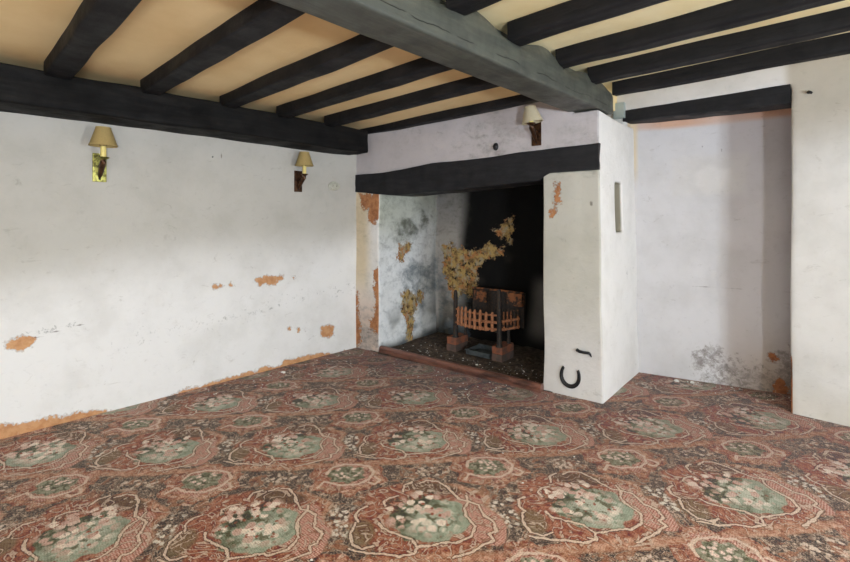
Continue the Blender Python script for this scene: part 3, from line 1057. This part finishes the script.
# --- ceiling: lower bay left of the main beam, higher bay right of it
bm = bmesh.new()


def sag_sheet(bm, x0, x1, y0, y1, z, t):
    nx, ny = int((x1 - x0) / 0.06), int((y1 - y0) / 0.06)
    lo, hi = [], []
    for i in range(nx + 1):
        for j in range(ny + 1):
            x, y = x0 + (x1 - x0) * i / nx, y0 + (y1 - y0) * j / ny
            s = noise.noise(Vector((x * 1.4, y * 2.2, 0))) * 0.007
            lo.append(bm.verts.new((x, y, z + s)))
            hi.append(bm.verts.new((x, y, z + t)))
    k = ny + 1
    for i in range(nx):
        for j in range(ny):
            q = [i * k + j, (i + 1) * k + j, (i + 1) * k + j + 1, i * k + j + 1]
            bm.faces.new([lo[a] for a in q][::-1])
            bm.faces.new([hi[a] for a in q])
    for i in range(nx):
        for j in (0, ny):
            bm.faces.new((lo[i * k + j], lo[(i + 1) * k + j], hi[(i + 1) * k + j], hi[i * k + j]))
    for j in range(ny):
        for i in (0, nx):
            bm.faces.new((lo[i * k + j], lo[i * k + j + 1], hi[i * k + j + 1], hi[i * k + j]))


sag_sheet(bm, -3.8, -1.45, -2.5, 4.4, 2.203, 0.212)
sag_sheet(bm, -1.45, 2.4, -2.5, 4.4, 2.345, 0.07)
o = link('ceiling', bm, M['ceiling'], origin=(0, 0, 0))
o['kind'] = 'structure'

# --- floor slab, hearth
bm = bmesh.new()
box(bm, -3.85, 2.45, -2.55, 4.5, -0.14, -0.012)
o = link('floor', bm, M['slab'], smooth=False)
o['kind'] = 'structure'


def hearth_z(x, y):
    return 0.004 + 0.010 * noise.noise(Vector((x * 7, y * 7, 3))) + 0.008 * noise.noise(Vector((x * 19, y * 19, 1)))


bm = bmesh.new()
nx, ny = 70, 50
gr = []
for i in range(nx + 1):
    x = -3.46 + 1.82 * i / nx
    for j in range(ny + 1):
        t = j / ny
        y0 = front(x) - 0.005
        y1 = 3.86 + 0.1628 * (x + 3.49) + 0.03
        y = y0 + (y1 - y0) * t
        gr.append(bm.verts.new((x, y, hearth_z(x, y))))
for i in range(nx):
    for j in range(ny):
        k = ny + 1
        bm.faces.new((gr[i * k + j], gr[(i + 1) * k + j], gr[(i + 1) * k + j + 1], gr[i * k + j + 1]))
ext = bmesh.ops.extrude_face_region(bm, geom=list(bm.faces))
for v in ext['geom']:
    if isinstance(v, bmesh.types.BMVert):
        v.co.z = -0.012
o = link('floor_hearth', bm, M['hearth_floor'], origin=(0, 0, 0))
o['kind'] = 'structure'

# --- fitted carpet
bm = bmesh.new()
pts = [(-3.652, -2.3), (2.2, -2.3), (2.2, 3.882), (-0.303, 3.882), (-0.303, 4.29), (-1.322, 4.030), (-1.278, front(-1.278)), (-1.70, front(-1.70) - 0.002),
       (-1.70, front(-1.70) - 0.03), (-3.36, front(-3.36) - 0.03), (-3.36, front(-3.36)), (-3.652, front(-3.652))]
prism(bm, pts, -0.012, 0.0)
bmesh.ops.triangulate(bm, faces=bm.faces)
o = link('carpet', bm, M['carpet'], smooth=False, origin=(0, 0, 0))
tag(o, 'worn red, green and grey floral fitted carpet covering the whole floor', 'carpet')


# ------------------------------------------------------------------ beams
def beam(name, p0, p1, w, h, mat, seed, label, wav=0.006, wane=None, round_=0.012, step=0.045, group=None, cat='beam', upper=None):
    """timber from p0 to p1 (centre line of its underside); w wide, h high"""
    p0, p1 = Vector(p0), Vector(p1)
    t = (p1 - p0)
    L = t.length
    t.normalize()
    s = t.cross(Vector((0, 0, 1))).normalized()
    n = max(6, int(L / step))
    # cross-section, counter-clockwise, with eased arrises
    r = round_
    sec = []
    for cx, cz, a0 in ((w / 2 - r, r, -90), (w / 2 - r, h - r, 0), (-w / 2 + r, h - r, 90), (-w / 2 + r, r, 180)):
        for k in range(4):
            a = R(a0 + 30 * k)
            sec.append((cx + r * math.cos(a), cz + r * math.sin(a)))
    # extra points along the faces
    full = []
    for i, a in enumerate(sec):
        b = sec[(i + 1) % len(sec)]
        full.append(a)
        if math.dist(a, b) > 0.03:
            full += [(a[0] + (b[0] - a[0]) * q, a[1] + (b[1] - a[1]) * q) for q in (0.25, 0.5, 0.75)]
    bm = bmesh.new()
    rings = []
    for i in range(n + 1):
        u = i / n
        c = p0 + t * (L * u)
        bow = Vector((noise.noise(Vector((u * L * 0.7, seed, 0))), 0, noise.noise(Vector((u * L * 0.7, seed, 9))))) * wav * 1.2
        ring = []
        for (a, z) in full:
            q = Vector((u * L * 3.0, a * 9 + seed * 3, z * 9))
            da = noise.noise(q) * wav
            dz = noise.noise(q + Vector((0, 31, 7))) * wav
            if wane:
                a2, z2 = wane(c, a, z)
            else:
                a2, z2 = a, z
            ring.append(bm.verts.new(c + s * (a2 + da + bow.x) + Vector((0, 0, z2 + dz + bow.z))))
        rings.append(ring)
    m = len(full)
    for a, b in zip(rings, rings[1:]):
        for k in range(m):
            bm.faces.new((a[k], a[(k + 1) % m], b[(k + 1) % m], b[k]))
    bm.faces.new(rings[0][::-1])
    bm.faces.new(rings[-1])
    return tag(link(name, bm, mat), label, cat, group)


def main_wane(c, a, z):
    # s points to +X here: the upper right arris is waney and rounded off
    if a > 0 and z > 0.12:
        w = 0.028 * math.sin(c.y * 9.5 + 0.4) + 0.03 * noise.noise(Vector((c.y * 4, 2, 0)))
        k = min(1, (z - 0.12) / 0.12)
        z2 = z - k * (0.045 + w)
        a2 = a - k * k * (0.03 + max(0, w) * 0.8)
        return a2, z2
    return a, z


beam('ceiling_beam', (-1.4175, -2.42, 2.085), (-1.4175, 3.42, 2.085), 0.228, 0.256, M['main_beam'], 3.1,
     'massive charcoal painted main beam crossing the ceiling and ending on the chimney breast', wav=0.006, wane=main_wane, round_=0.014)
beam('wall_beam', (-3.51, -2.42, 1.934), (-3.51, 2.745, 1.934), 0.32, 0.215, M['wall_beam'], 5.7,
     'black timber beam running along the top of the left wall above two sconces', wav=0.010, round_=0.016)

left = [(0.375, 0.498, 2.120, 'black joist left of main beam, nearest the camera of that row'),
        (0.860, 0.978, 2.120, 'second black joist from the camera between wall beam and main beam'),
        (1.365, 1.476, 2.121, 'third black joist from the camera between wall beam and main beam'),
        (1.810, 1.918, 2.119, 'fourth black joist from the camera between wall beam and main beam'),
        (2.265, 2.368, 2.119, 'fifth black joist from the camera, last but one before the chimney breast'),
        (2.845, 2.930, 2.140, 'last black joist left of the main beam, tight against the chimney breast')]
for i, (y0, y1, z, lab) in enumerate(left):
    x0, x1 = (-3.37, -1.50) if i < 5 else (-3.60, -1.50)
    beam('ceiling_joist', (x0, (y0 + y1) / 2, z), (x1, (y0 + y1) / 2 + (0.012 if i < 5 else 0.0), z + 0.006), y1 - y0, 0.10, M['joist'], 10 + i * 2.3, lab,
         wav=0.006, round_=0.012, group='joists left of the main beam', cat='joist')
right = [(1.545, 1.66, 'joist right of the main beam, nearest the camera, only its end showing'),
         (2.04, 2.165, 'second joist from the camera on the right of the main beam'),
         (2.57, 2.68, 'third joist from the camera on the right of the main beam'),
         (3.035, 3.135, 'fourth joist from the camera on the right of the main beam'),
         (3.475, 3.565, 'last joist right of the main beam, closest to the white wall over the doorway')]
for i, (y0, y1, lab) in enumerate(right):
    beam('ceiling_joist', (-1.335, (y0 + y1) / 2, 2.243), (2.3, (y0 + y1) / 2, 2.252), y1 - y0, 0.115, M['joist'], 30 + i * 2.9, lab,
         wav=0.008, round_=0.024 if i < 3 else 0.014, group='joists right of the main beam', cat='joist')

# fireplace lintel (bressummer): traced edge lines, real depth
bot = [(-3.66, 1.572), (-3.458, 1.553), (-3.214, 1.524), (-3.009, 1.526), (-2.815, 1.539), (-2.451, 1.549), (-1.909, 1.583), (-1.74, 1.592), (-1.668, 1.645), (-1.293, 1.650)]
top = [(-3.66, 1.748), (-3.319, 1.747), (-3.056, 1.764), (-2.716, 1.799), (-2.369, 1.799), (-2.126, 1.807), (-1.909, 1.823), (-1.668, 1.828), (-1.293, 1.838)]


def interp(pts, x):
    for (a, za), (b, zb) in zip(pts, pts[1:]):
        if x <= b:
            return za + (zb - za) * max(0, (x - a) / (b - a))
    return pts[-1][1]


bm = bmesh.new()
rings = []
xs = [-3.66 + (3.66 - 1.306) * i / 60 for i in range(61)]
for x in xs:
    zb, zt = interp(bot, x), interp(top, x)
    ring = []
    prof = [(-0.012, 0.012), (-0.012, 0.25), (-0.014, 0.5), (-0.012, 0.75), (-0.012, 0.99), (0.0, 1.0), (0.30, 1.0), (0.30, 0.0), (0.15, 0.0), (0.02, 0.0), (-0.004, 0.0)]
    for d, f in prof:
        dd = d + 0.004 * noise.noise(Vector((x * 5, f * 4, 2)))
        zz = zb + (zt - zb) * f + 0.004 * noise.noise(Vector((x * 6, f * 3, 8)))
        ring.append(bm.verts.new((x - FN.x * dd, front(x) - FN.y * dd, zz)))
    rings.append(ring)
k = len(rings[0])
for a, b in zip(rings, rings[1:]):
    for i in range(k):
        bm.faces.new((a[i], a[(i + 1) % k], b[(i + 1) % k], b[i]))
bm.faces.new(rings[0])
bm.faces.new(rings[-1])
tag(link('fireplace_lintel', bm, M['lintel']), 'long black bowed timber lintel over the fireplace opening', 'lintel')

# doorway lintel
bm = bmesh.new()
rings = []
for i in range(31):
    x = -1.40 + 1.092 * i / 30
    u = i / 30
    zb, zt = 2.112 - 0.035 * u + 0.004 * noise.noise(Vector((x * 7, 0, 4))), 2.205 + 0.003 * noise.noise(Vector((x * 7, 0, 1)))
    ring = []
    for d, f in [(3.874, 0.06), (3.874, 0.5), (3.874, 0.94), (3.882, 1.0), (4.08, 1.0), (4.08, 0.0), (3.97, -0.02), (3.882, 0.0)]:
        ring.append(bm.verts.new((x, d + 0.003 * noise.noise(Vector((x * 8, f * 5, 3))), zb + (zt - zb) * f)))
    rings.append(ring)
k = len(rings[0])
for a, b in zip(rings, rings[1:]):
    for i in range(k):
        bm.faces.new((a[i], a[(i + 1) % k], b[(i + 1) % k], b[i]))
bm.faces.new(rings[0])
bm.faces.new(rings[-1])
tag(link('doorway_lintel', bm, M['lintel']), 'straight black timber lintel over the blocked white doorway on the right', 'lintel')


# ------------------------------------------------------------------ wall sconces
def sconce(loc, rz, label, shade_m, plate_m, drop=0.0, tilt=(0, 0), w=0.077):
    t = thing('wall_sconce', loc, label, 'wall lamp', rz, 'candle sconces with shades')
    bm = bmesh.new()
    box(bm, -0.004, 0.010, -w / 2, w / 2, -0.095, 0.095)
    bevel_all(bm, 0.003, 2)
    bp = link('backplate', bm, plate_m, parent=t)
    for z in (-0.075, 0.075):
        bm = bmesh.new()
        lathe(bm, [(0.0, 0.004), (0.005, 0.003), (0.007, 0.0), (0.007, -0.002), (0, -0.002)], 12, closed=False)
        bmesh.ops.rotate(bm, matrix=Matrix.Rotation(R(90), 3, 'Y'), verts=bm.verts)
        bmesh.ops.translate(bm, vec=(0.010, 0, z), verts=bm.verts)
        link('screw', bm, M['iron'], parent=bp)
    bm = bmesh.new()                     # tapering bracket sweeping out to the drip pan
    path = [(0.008, 0, -0.065), (0.022, 0, -0.050), (0.050, 0, -0.022), (0.082, 0, 0.010), (0.104, 0, 0.028), (0.110, 0, 0.046)]
    tube(bm, path, [0.008, 0.013, 0.016, 0.018, 0.019, 0.016], 10)
    tube(bm, [(0.006, 0, 0.01), (0.04, 0, 0.022), (0.085, 0, 0.026), (0.108, 0, 0.036)], [0.010, 0.009, 0.009, 0.010], 8)
    link('bracket', bm, M['bronze'], parent=t)
    bm = bmesh.new()
    lathe(bm, [(0.0, 0.042), (0.014, 0.042), (0.020, 0.048), (0.030, 0.053), (0.034, 0.060), (0.031, 0.060), (0.020, 0.055), (0.0, 0.055)], 24, (0.11, 0, 0), closed=False)
    link('drip_pan', bm, M['bronze'] if plate_m is not M['brass'] else M['brass'], parent=t)
    bm = bmesh.new()
    lathe(bm, [(0.0, 0.055), (0.0165, 0.055), (0.0165, 0.128), (0.013, 0.132), (0.0, 0.132)], 20, (0.11, 0, 0), closed=False)
    link('candle_tube', bm, M['candle'], parent=t)
    bm = bmesh.new()
    z0, z1 = 0.135 + drop, 0.250 + drop
    lathe(bm, [(0.0775, z0), (0.041, z1), (0.0392, z1), (0.0757, z0)], 40, (0.0, 0, 0))
    for zz, rr in ((z0, 0.0772), (z1, 0.0408)):
        lathe(bm, [(rr + 0.0015, zz - 0.003), (rr + 0.0015, zz + 0.004), (rr - 0.003, zz + 0.004), (rr - 0.003, zz - 0.003)], 40)
    bmesh.ops.rotate(bm, cent=(0, 0, (z0 + z1) / 2), matrix=Matrix.Rotation(tilt[0], 3, 'X') @ Matrix.Rotation(tilt[1], 3, 'Y'), verts=bm.verts)
    bmesh.ops.translate(bm, vec=(0.11, 0, 0), verts=bm.verts)
    sh = link('lamp_shade', bm, shade_m, parent=t)
    zc = z0 + 0.05                       # wires holding the shade on the candle
    for k in range(3):
        bm = bmesh.new()
        a = 2 * math.pi * k / 3
        tube(bm, [(0.11 + 0.014 * math.cos(a), 0.014 * math.sin(a), min(zc, 0.13)), (0.11 + 0.058 * math.cos(a), 0.058 * math.sin(a), zc)], 0.0012, 6)
        link('shade_wire', bm, M['bronze'], parent=sh)
    return t


sconce((-3.65, 0.692, 1.642), 0.0, 'sconce with gold brass backplate and tan shade, at left end of left wall', M['shade_tan'], M['brass'])
sconce((-3.65, 2.175, 1.640), 0.0, 'sconce with dark bronze backplate and tan shade on left wall near the corner', M['shade_tan'], M['bronze'])
sconce((-1.762, front(-1.762), 1.955), math.atan2(FN.y, FN.x), 'sconce with crooked cream shade on chimney breast under the main beam', M['shade_cream'], M['bronze'],
       drop=-0.068, tilt=(R(8), R(5)))

# ------------------------------------------------------------------ small fittings on the walls
t = thing('cover_plate', (-3.65, 2.568, 1.618), 'small oval cream cover plate on left wall beside the second sconce', 'cover plate')
bm = bmesh.new()
lathe(bm, [(0.0, 0.010), (0.030, 0.010), (0.034, 0.006), (0.040, 0.006), (0.044, 0.010), (0.050, 0.008), (0.053, 0.0), (0.053, -0.004), (0.0, -0.004)], 32, closed=False)
bmesh.ops.rotate(bm, matrix=Matrix.Rotation(R(90), 3, 'Y'), verts=bm.verts)
bmesh.ops.scale(bm, vec=(1, 1.30, 0.84), verts=bm.verts)
link('plate', bm, M['cream_plastic'], parent=t)
for y in (-0.02, 0.02):
    bm = bmesh.new()
    lathe(bm, [(0.0, 0.0125), (0.003, 0.012), (0.004, 0.010), (0.004, 0.008), (0.0, 0.008)], 10, (0, y, 0), closed=False)
    bmesh.ops.rotate(bm, matrix=Matrix.Rotation(R(90), 3, 'Y'), verts=bm.verts)
    link('screw', bm, M['bronze'], parent=t)

bm = bmesh.new()
tube(bm, [(-3.655, 1.421, 1.786), (-3.632, 1.421, 1.784), (-3.630, 1.421, 1.790)], 0.0035, 8)
tag(link('nail', bm, M['iron']), 'small rusty nail in left wall between the two sconces', 'nail')

bm = bmesh.new()
lathe(bm, [(0.0, 0.030), (0.016, 0.028), (0.026, 0.018), (0.028, 0.008), (0.022, 0.0), (0.022, -0.01), (0.0, -0.01)], 20, closed=False)
bmesh.ops.scale(bm, vec=(0.85, 1.12, 1), verts=bm.verts)
bmesh.ops.rotate(bm, matrix=Matrix.Rotation(R(90), 3, 'X'), verts=bm.verts)
bmesh.ops.translate(bm, vec=(-2.099, front(-2.099), 1.884), verts=bm.verts)
tag(link('iron_bolt', bm, M['iron']), 'round black iron bolt head on chimney breast above the fireplace lintel', 'bolt')

bm = bmesh.new()
tube(bm, [(-0.216, 3.885, 2.130), (-0.214, 3.862, 2.128), (-0.204, 3.852, 2.122), (-0.196, 3.855, 2.116)], [0.010, 0.011, 0.009, 0.006], 8)
tag(link('iron_hook', bm, M['iron']), 'short black iron hook high on white wall right of the doorway', 'hook')


def onface(x, z, out):
    return Vector((x, front(x), z)) + FN * out


bm = bmesh.new()
tube(bm, [onface(-1.455, 0.352, -0.01), onface(-1.453, 0.351, 0.014), onface(-1.437, 0.346, 0.018), onface(-1.405, 0.343, 0.018), onface(-1.372, 0.345, 0.016),
          onface(-1.362, 0.335, 0.014), onface(-1.355, 0.318, 0.010)], [0.009, 0.012, 0.0115, 0.0105, 0.011, 0.008, 0.004], 8)
tag(link('iron_hook', bm, M['iron']), 'black iron hook lying level on chimney pier just above the horseshoe', 'hook')

# horseshoe: flat tapered U with nail holes
hs = thing('horseshoe', tuple(onface(-1.513, 0.060, 0.0)), 'black iron horseshoe fixed upright low on the chimney pier', 'horseshoe', math.atan2(FN.y, FN.x) + R(90))
bm = bmesh.new()
n = 40
ring = []
for i in range(n + 1):
    a = R(-218 + 256 * i / n)
    rx, rz = 0.079, 0.086
    u = abs(i / n - 0.5) * 2
    w = 0.029 - 0.011 * u ** 2
    cx, cz = rx * math.cos(a) * (1 - 0.05 * u), 0.088 + rz * math.sin(a) * (1.0 if math.sin(a) < 0 else 1.22)
    nx_, nz_ = math.cos(a), math.sin(a)
    q = []
    for dr, dy in ((-w, -0.0005), (-w, 0.009), (-w * 0.55, 0.013), (-w * 0.45, 0.010), (-w * 0.30, 0.013), (0, 0.011), (0, -0.0005)):
        q.append(bm.verts.new((cx + nx_ * dr, -dy, cz + nz_ * dr)))
    ring.append(q)
for a, b in zip(ring, ring[1:]):
    for k in range(7):
        bm.faces.new((a[k], a[(k + 1) % 7], b[(k + 1) % 7], b[k]))
bm.faces.new(ring[0])
bm.faces.new(ring[-1])
link('shoe', bm, M['iron'], parent=hs)
for i in (7, 11, 15, 25, 29, 33):
    a = R(-218 + 256 * i / n)
    bm = bmesh.new()
    u = abs(i / n - 0.5) * 2
    rr = 0.92 - 0.12
    x_, z_ = 0.079 * math.cos(a) * (1 - 0.05 * u) * 0.87, 0.088 + 0.086 * math.sin(a) * (1.0 if math.sin(a) < 0 else 1.22) * 0.87
    box(bm, x_ - 0.003, x_ + 0.003, -0.0135, -0.006, z_ - 0.003, z_ + 0.003)
    link('nail_head', bm, M['grate_dark'], parent=hs)
for ch in hs.children:
    ch.rotation_euler = (0, R(4), 0)

# grey junction box above the doorway
jb = thing('junction_box', (-1.4215, 3.88, 2.141), 'small grey junction box on white wall between main beam and doorway lintel', 'junction box')
bm = bmesh.new()
box(bm, -0.042, 0.042, -0.030, 0.004, 0.0, 0.125)
bevel_all(bm, 0.003)
link('box', bm, M['grey_plastic'], parent=jb)
bm = bmesh.new()
box(bm, -0.044, 0.044, -0.040, -0.029, 0.0, 0.127)
bevel_all(bm, 0.003)
link('lid', bm, M['grey_plastic'], parent=jb)

# ------------------------------------------------------------------ fireplace contents
# kerb: moulded section swept along the hearth edge
bm = bmesh.new()
sec = [(0.000, 0.0), (-0.002, 0.022), (0.010, 0.027), (0.010, 0.033), (0.006, 0.038), (0.010, 0.050), (0.020, 0.058), (0.034, 0.061), (0.050, 0.058), (0.060, 0.050), (0.066, 0.034), (0.068, 0.0)]
ka, kb = Vector((-3.355, 2.882, 0)), Vector((-1.700, 3.040, 0))
kt = (kb - ka).normalized()
kn = Vector((-kt.y, kt.x, 0))
rings = []
for i in range(41):
    c = ka + (kb - ka) * (i / 40)
    rings.append([bm.verts.new(c + kn * (a + 0.0015 * noise.noise(Vector((i * 0.4, a * 40, 0)))) + Vector((0, 0, z + (0.0015 * noise.noise(Vector((i * 0.3, z * 50, 5))) if z > 0 else 0)))) for a, z in sec])
for a, b in zip(rings, rings[1:]):
    for k in range(len(sec)):
        bm.faces.new((a[k], a[(k + 1) % len(sec)], b[(k + 1) % len(sec)], b[k]))
bm.faces.new(rings[0])
bm.faces.new(rings[-1])
tag(link('hearth_kerb', bm, M['kerb']), 'long red-brown moulded hearth kerb lying across the front of the fireplace', 'hearth kerb')


def brick(cx, cy, z, rz, mat, label):
    bm = bmesh.new()
    box(bm, -0.053, 0.053, 0.0, 0.215, 0.0, 0.067)
    bmesh.ops.subdivide_edges(bm, edges=bm.edges, cuts=3, use_grid_fill=True)
    for v in bm.verts:
        v.co += Vector((noise.noise(v.co * 20 + Vector((cx * 9, z * 50, 0))), noise.noise(v.co * 20 + Vector((3, cx * 9, z))), 0)) * 0.003
    bmesh.ops.rotate(bm, matrix=Matrix.Rotation(rz, 3, 'Z'), verts=bm.verts)
    bmesh.ops.translate(bm, vec=(cx, cy, z), verts=bm.verts)
    return tag(link('brick', bm, mat, smooth=False), label, 'brick', 'bricks under the grate')


brick(-2.865, 3.39, 0.004, R(6), M['brick_grey'], 'lower ash-grey brick under the left foot of the fire grate')
brick(-2.862, 3.392, 0.072, R(5), M['brick'], 'upper reddish brick directly under the left foot of the fire grate')
brick(-2.352, 3.425, 0.004, R(4), M['brick_grey'], 'lower ash-grey brick under the right foot of the fire grate')
brick(-2.350, 3.428, 0.072, R(5), M['brick'], 'upper orange brick directly under the right foot of the fire grate')

# fire grate: basket of slats between two standards, with fireback and cheeks
GY = 3.41
gt = thing('fire_grate', (-2.59, 3.55, 0.139), 'rusty orange barred fire grate standing on bricks inside the black fireplace', 'fire grate')


def gpart(name, bm, mat):
    bmesh.ops.translate(bm, vec=-gt.location, verts=bm.verts)
    return link(name, bm, mat, parent=gt)


def bow(u):                                   # front line of the basket
    x = -2.825 + 0.475 * u
    return x, 3.425 + 0.02 * u - 0.055 * math.sin(math.pi * u)


for i, (x, y, zt) in enumerate([(-2.845, 3.435, 0.60), (-2.335, 3.44, 0.66)]):
    bm = bmesh.new()
    tube(bm, [(x, y, 0.139), (x, y, 0.16), (x, y, 0.30), (x, y, 0.50), (x, y, zt - 0.02), (x, y, zt)], [0.034, 0.024, 0.022, 0.021, 0.019, 0.010], 10)
    gpart('leg', bm, M['grate_dark'])
for x, y in ((-2.83, 3.575), (-2.34, 3.60)):
    bm = bmesh.new()
    tube(bm, [(x, y, 0.139), (x, y, 0.20), (x, y, 0.30)], [0.02, 0.014, 0.014], 8)
    gpart('leg', bm, M['grate_dark'])
for z, r in ((0.288, 0.012), (0.355, 0.010), (0.420, 0.007)):
    bm = bmesh.new()
    tube(bm, [(*bow(u / 12), z) for u in range(13)], r, 8, 1.3)
    gpart('rail', bm, M['rust'])
for i in range(8):
    u = (i + 0.75) / 8.6
    x, y = bow(u)
    bm = bmesh.new()
    h = 0.455 - 0.02 * abs(u - 0.3) + 0.006 * ((i * 7) % 3)
    tube(bm, [(x, y - 0.008, 0.275), (x, y - 0.010, 0.35), (x, y - 0.008, h - 0.02), (x, y - 0.004, h)], [0.0145, 0.0145, 0.013, 0.008], 8)
    gpart('bar', bm, M['rust'])
# right side return of the basket
for z in (0.290, 0.365):
    bm = bmesh.new()
    tube(bm, [(-2.335, 3.46, z), (-2.300, 3.56, z), (-2.275, 3.68, z)], 0.009, 8, 1.3)
    gpart('rail', bm, M['rust'])
for i in range(5):
    u = (i + 0.7) / 5
    x, y = -2.333 + 0.058 * u, 3.465 + 0.21 * u
    bm = bmesh.new()
    tube(bm, [(x, y, 0.275), (x, y, 0.36), (x, y, 0.45)], [0.011, 0.011, 0.007], 8)
    gpart('bar', bm, M['rust_dim'])
bm = bmesh.new()                               # grid that carries the coals
for i in range(8):
    x = -2.80 + 0.45 * i / 7
    tube(bm, [(x, 3.40, 0.282), (x, 3.70, 0.282)], 0.008, 6)
gpart('bottom_grid', bm, M['grate_dark'])
bm = bmesh.new()
prism(bm, [(-2.84, 3.70), (-2.25, 3.72), (-2.25, 3.755), (-2.84, 3.735)], 0.27, 0.60)
bevel_all(bm, 0.006)
gpart('fireback', bm, M['grate_dark'])
for pts_, z0, z1 in (([(-2.79, 3.655), (-2.66, 3.655), (-2.66, 3.698), (-2.79, 3.695)], 0.47, 0.585),
                     ([(-2.40, 3.655), (-2.24, 3.665), (-2.24, 3.715), (-2.40, 3.708)], 0.48, 0.600)):
    bm = bmesh.new()
    prism(bm, pts_, z0, z1)
    bevel_all(bm, 0.008)
    gpart('firebrick', bm, M['rust_dim'])
bm = bmesh.new()
tube(bm, [(-2.84, 3.70, 0.598), (-2.55, 3.70, 0.604), (-2.25, 3.71, 0.602)], 0.010, 8)
gpart('top_rim', bm, M['rust_dim'])

ap = thing('ash_pan', (-2.56, 3.41, 0.012), 'low grey-blue metal ash pan on the hearth under the grate', 'ash pan', R(4))
bm = bmesh.new()
box(bm, -0.13, 0.13, 0.0, 0.24, 0.0, 0.004)
box(bm, -0.13, 0.13, 0.0, 0.004, 0.0, 0.045)
box(bm, -0.13, 0.13, 0.236, 0.24, 0.0, 0.045)
box(bm, -0.13, -0.126, 0.0, 0.24, 0.0, 0.045)
box(bm, 0.126, 0.13, 0.0, 0.24, 0.0, 0.045)
link('tray', bm, M['ashpan'], parent=ap, smooth=False)
for y0, y1 in ((-0.008, 0.010), (0.230, 0.248)):
    bm = bmesh.new()
    box(bm, -0.138, 0.138, y0, y1, 0.041, 0.047)
    link('rolled_rim', bm, M['ashpan'], parent=ap, smooth=False)


# ------------------------------------------------------------------ fallen plaster
def chip(bm, c, r, rs, flat=0.45):
    n = rs.randint(5, 7)
    a0 = rs.random() * 6
    base, up = [], []
    for k in range(n):
        a = a0 + 2 * math.pi * k / n
        q = r * rs.uniform(0.6, 1.15)
        base.append(bm.verts.new((c[0] + q * math.cos(a), c[1] + q * math.sin(a), c[2])))
        q *= rs.uniform(0.55, 0.85)
        up.append(bm.verts.new((c[0] + q * math.cos(a), c[1] + q * math.sin(a), c[2] + r * flat * rs.uniform(0.7, 1.2))))
    bm.faces.new(base[::-1])
    bm.faces.new(up)
    for k in range(n):
        bm.faces.new((base[k], base[(k + 1) % n], up[(k + 1) % n], up[k]))


rs = random.Random(4)
bm = bmesh.new()
for i in range(150):                        # flakes along the left wall and in front of the hearth
    if i < 60:
        y = rs.uniform(1.3, 2.8)
        x, y = -3.60 + abs(rs.gauss(0, 0.20)), y
    elif i < 100:
        x = rs.uniform(-3.4, -1.9)
        y = front(x) - 0.06 - abs(rs.gauss(0, 0.22))
    elif i < 125:
        x = rs.uniform(-1.1, -0.32)
        y = 4.03 + 0.255 * (x + 1.333) - 0.02 - abs(rs.gauss(0, 0.09))
    else:
        x, y = rs.uniform(-2.6, -0.6), rs.uniform(0.9, 2.7)
    chip(bm, (x, y, 0.0), rs.uniform(0.0025, 0.0075), rs)
o = link('plaster_flakes', bm, M['flake'], smooth=False, origin=(0, 0, 0))
tag(o, 'tiny white plaster flakes scattered over the carpet by walls and hearth', 'debris', kind='stuff')
bm = bmesh.new()
def blocked(x, y, m=0.03):
    return any(x0 - m < x < x1 + m and y0 - m < y < y1 + m for x0, x1, y0, y1 in
               ((-2.95, -2.80, 3.37, 3.62), (-2.43, -2.28, 3.40, 3.65), (-2.72, -2.40, 3.39, 3.68)))


for i in range(170):
    x = rs.uniform(-3.30, -1.75)
    y = front(x) + 0.09 + abs(rs.gauss(0, 0.22))
    if y > 3.80 or blocked(x, y):
        continue
    chip(bm, (x, y, hearth_z(x, y) - 0.001), rs.uniform(0.003, 0.009), rs)
o = link('plaster_crumbs', bm, M['flake'], smooth=False, origin=(0, 0, 0))
tag(o, 'white plaster crumbs littering the dark hearth behind the kerb', 'debris', kind='stuff')
bm = bmesh.new()
for i in range(260):
    x = rs.uniform(-3.38, -1.73)
    y = rs.uniform(front(x) + 0.08, 3.80)
    if blocked(x, y):
        continue
    chip(bm, (x, y, hearth_z(x, y) - 0.002), rs.uniform(0.006, 0.022), rs, 0.6)
o = link('hearth_rubble', bm, M['rubble'], smooth=False, origin=(0, 0, 0))
tag(o, 'dark sooty rubble and cinders covering the hearth floor', 'debris', kind='stuff')
for x, y, r, lab in [(-1.03, 4.015, 0.020, 'white plaster lump on carpet at foot of the blocked doorway, left one of two'),
                     (-0.93, 4.06, 0.017, 'white plaster lump on carpet at foot of the blocked doorway, right one of two'),
                     (-3.50, 1.95, 0.020, 'pale plaster lump on carpet edge at foot of the left wall'),
                     (-2.42, 3.22, 0.016, 'white plaster lump on the hearth just behind the kerb')]:
    bm = bmesh.new()
    z = 0.0 if y < front(x) or x > -1.3 else hearth_z(x, y) - 0.002
    chip(bm, (x, y, z), r, rs, 0.6)
    tag(link('plaster_lump', bm, M['flake'], smooth=False), lab, 'plaster lump', 'larger lumps of fallen plaster')
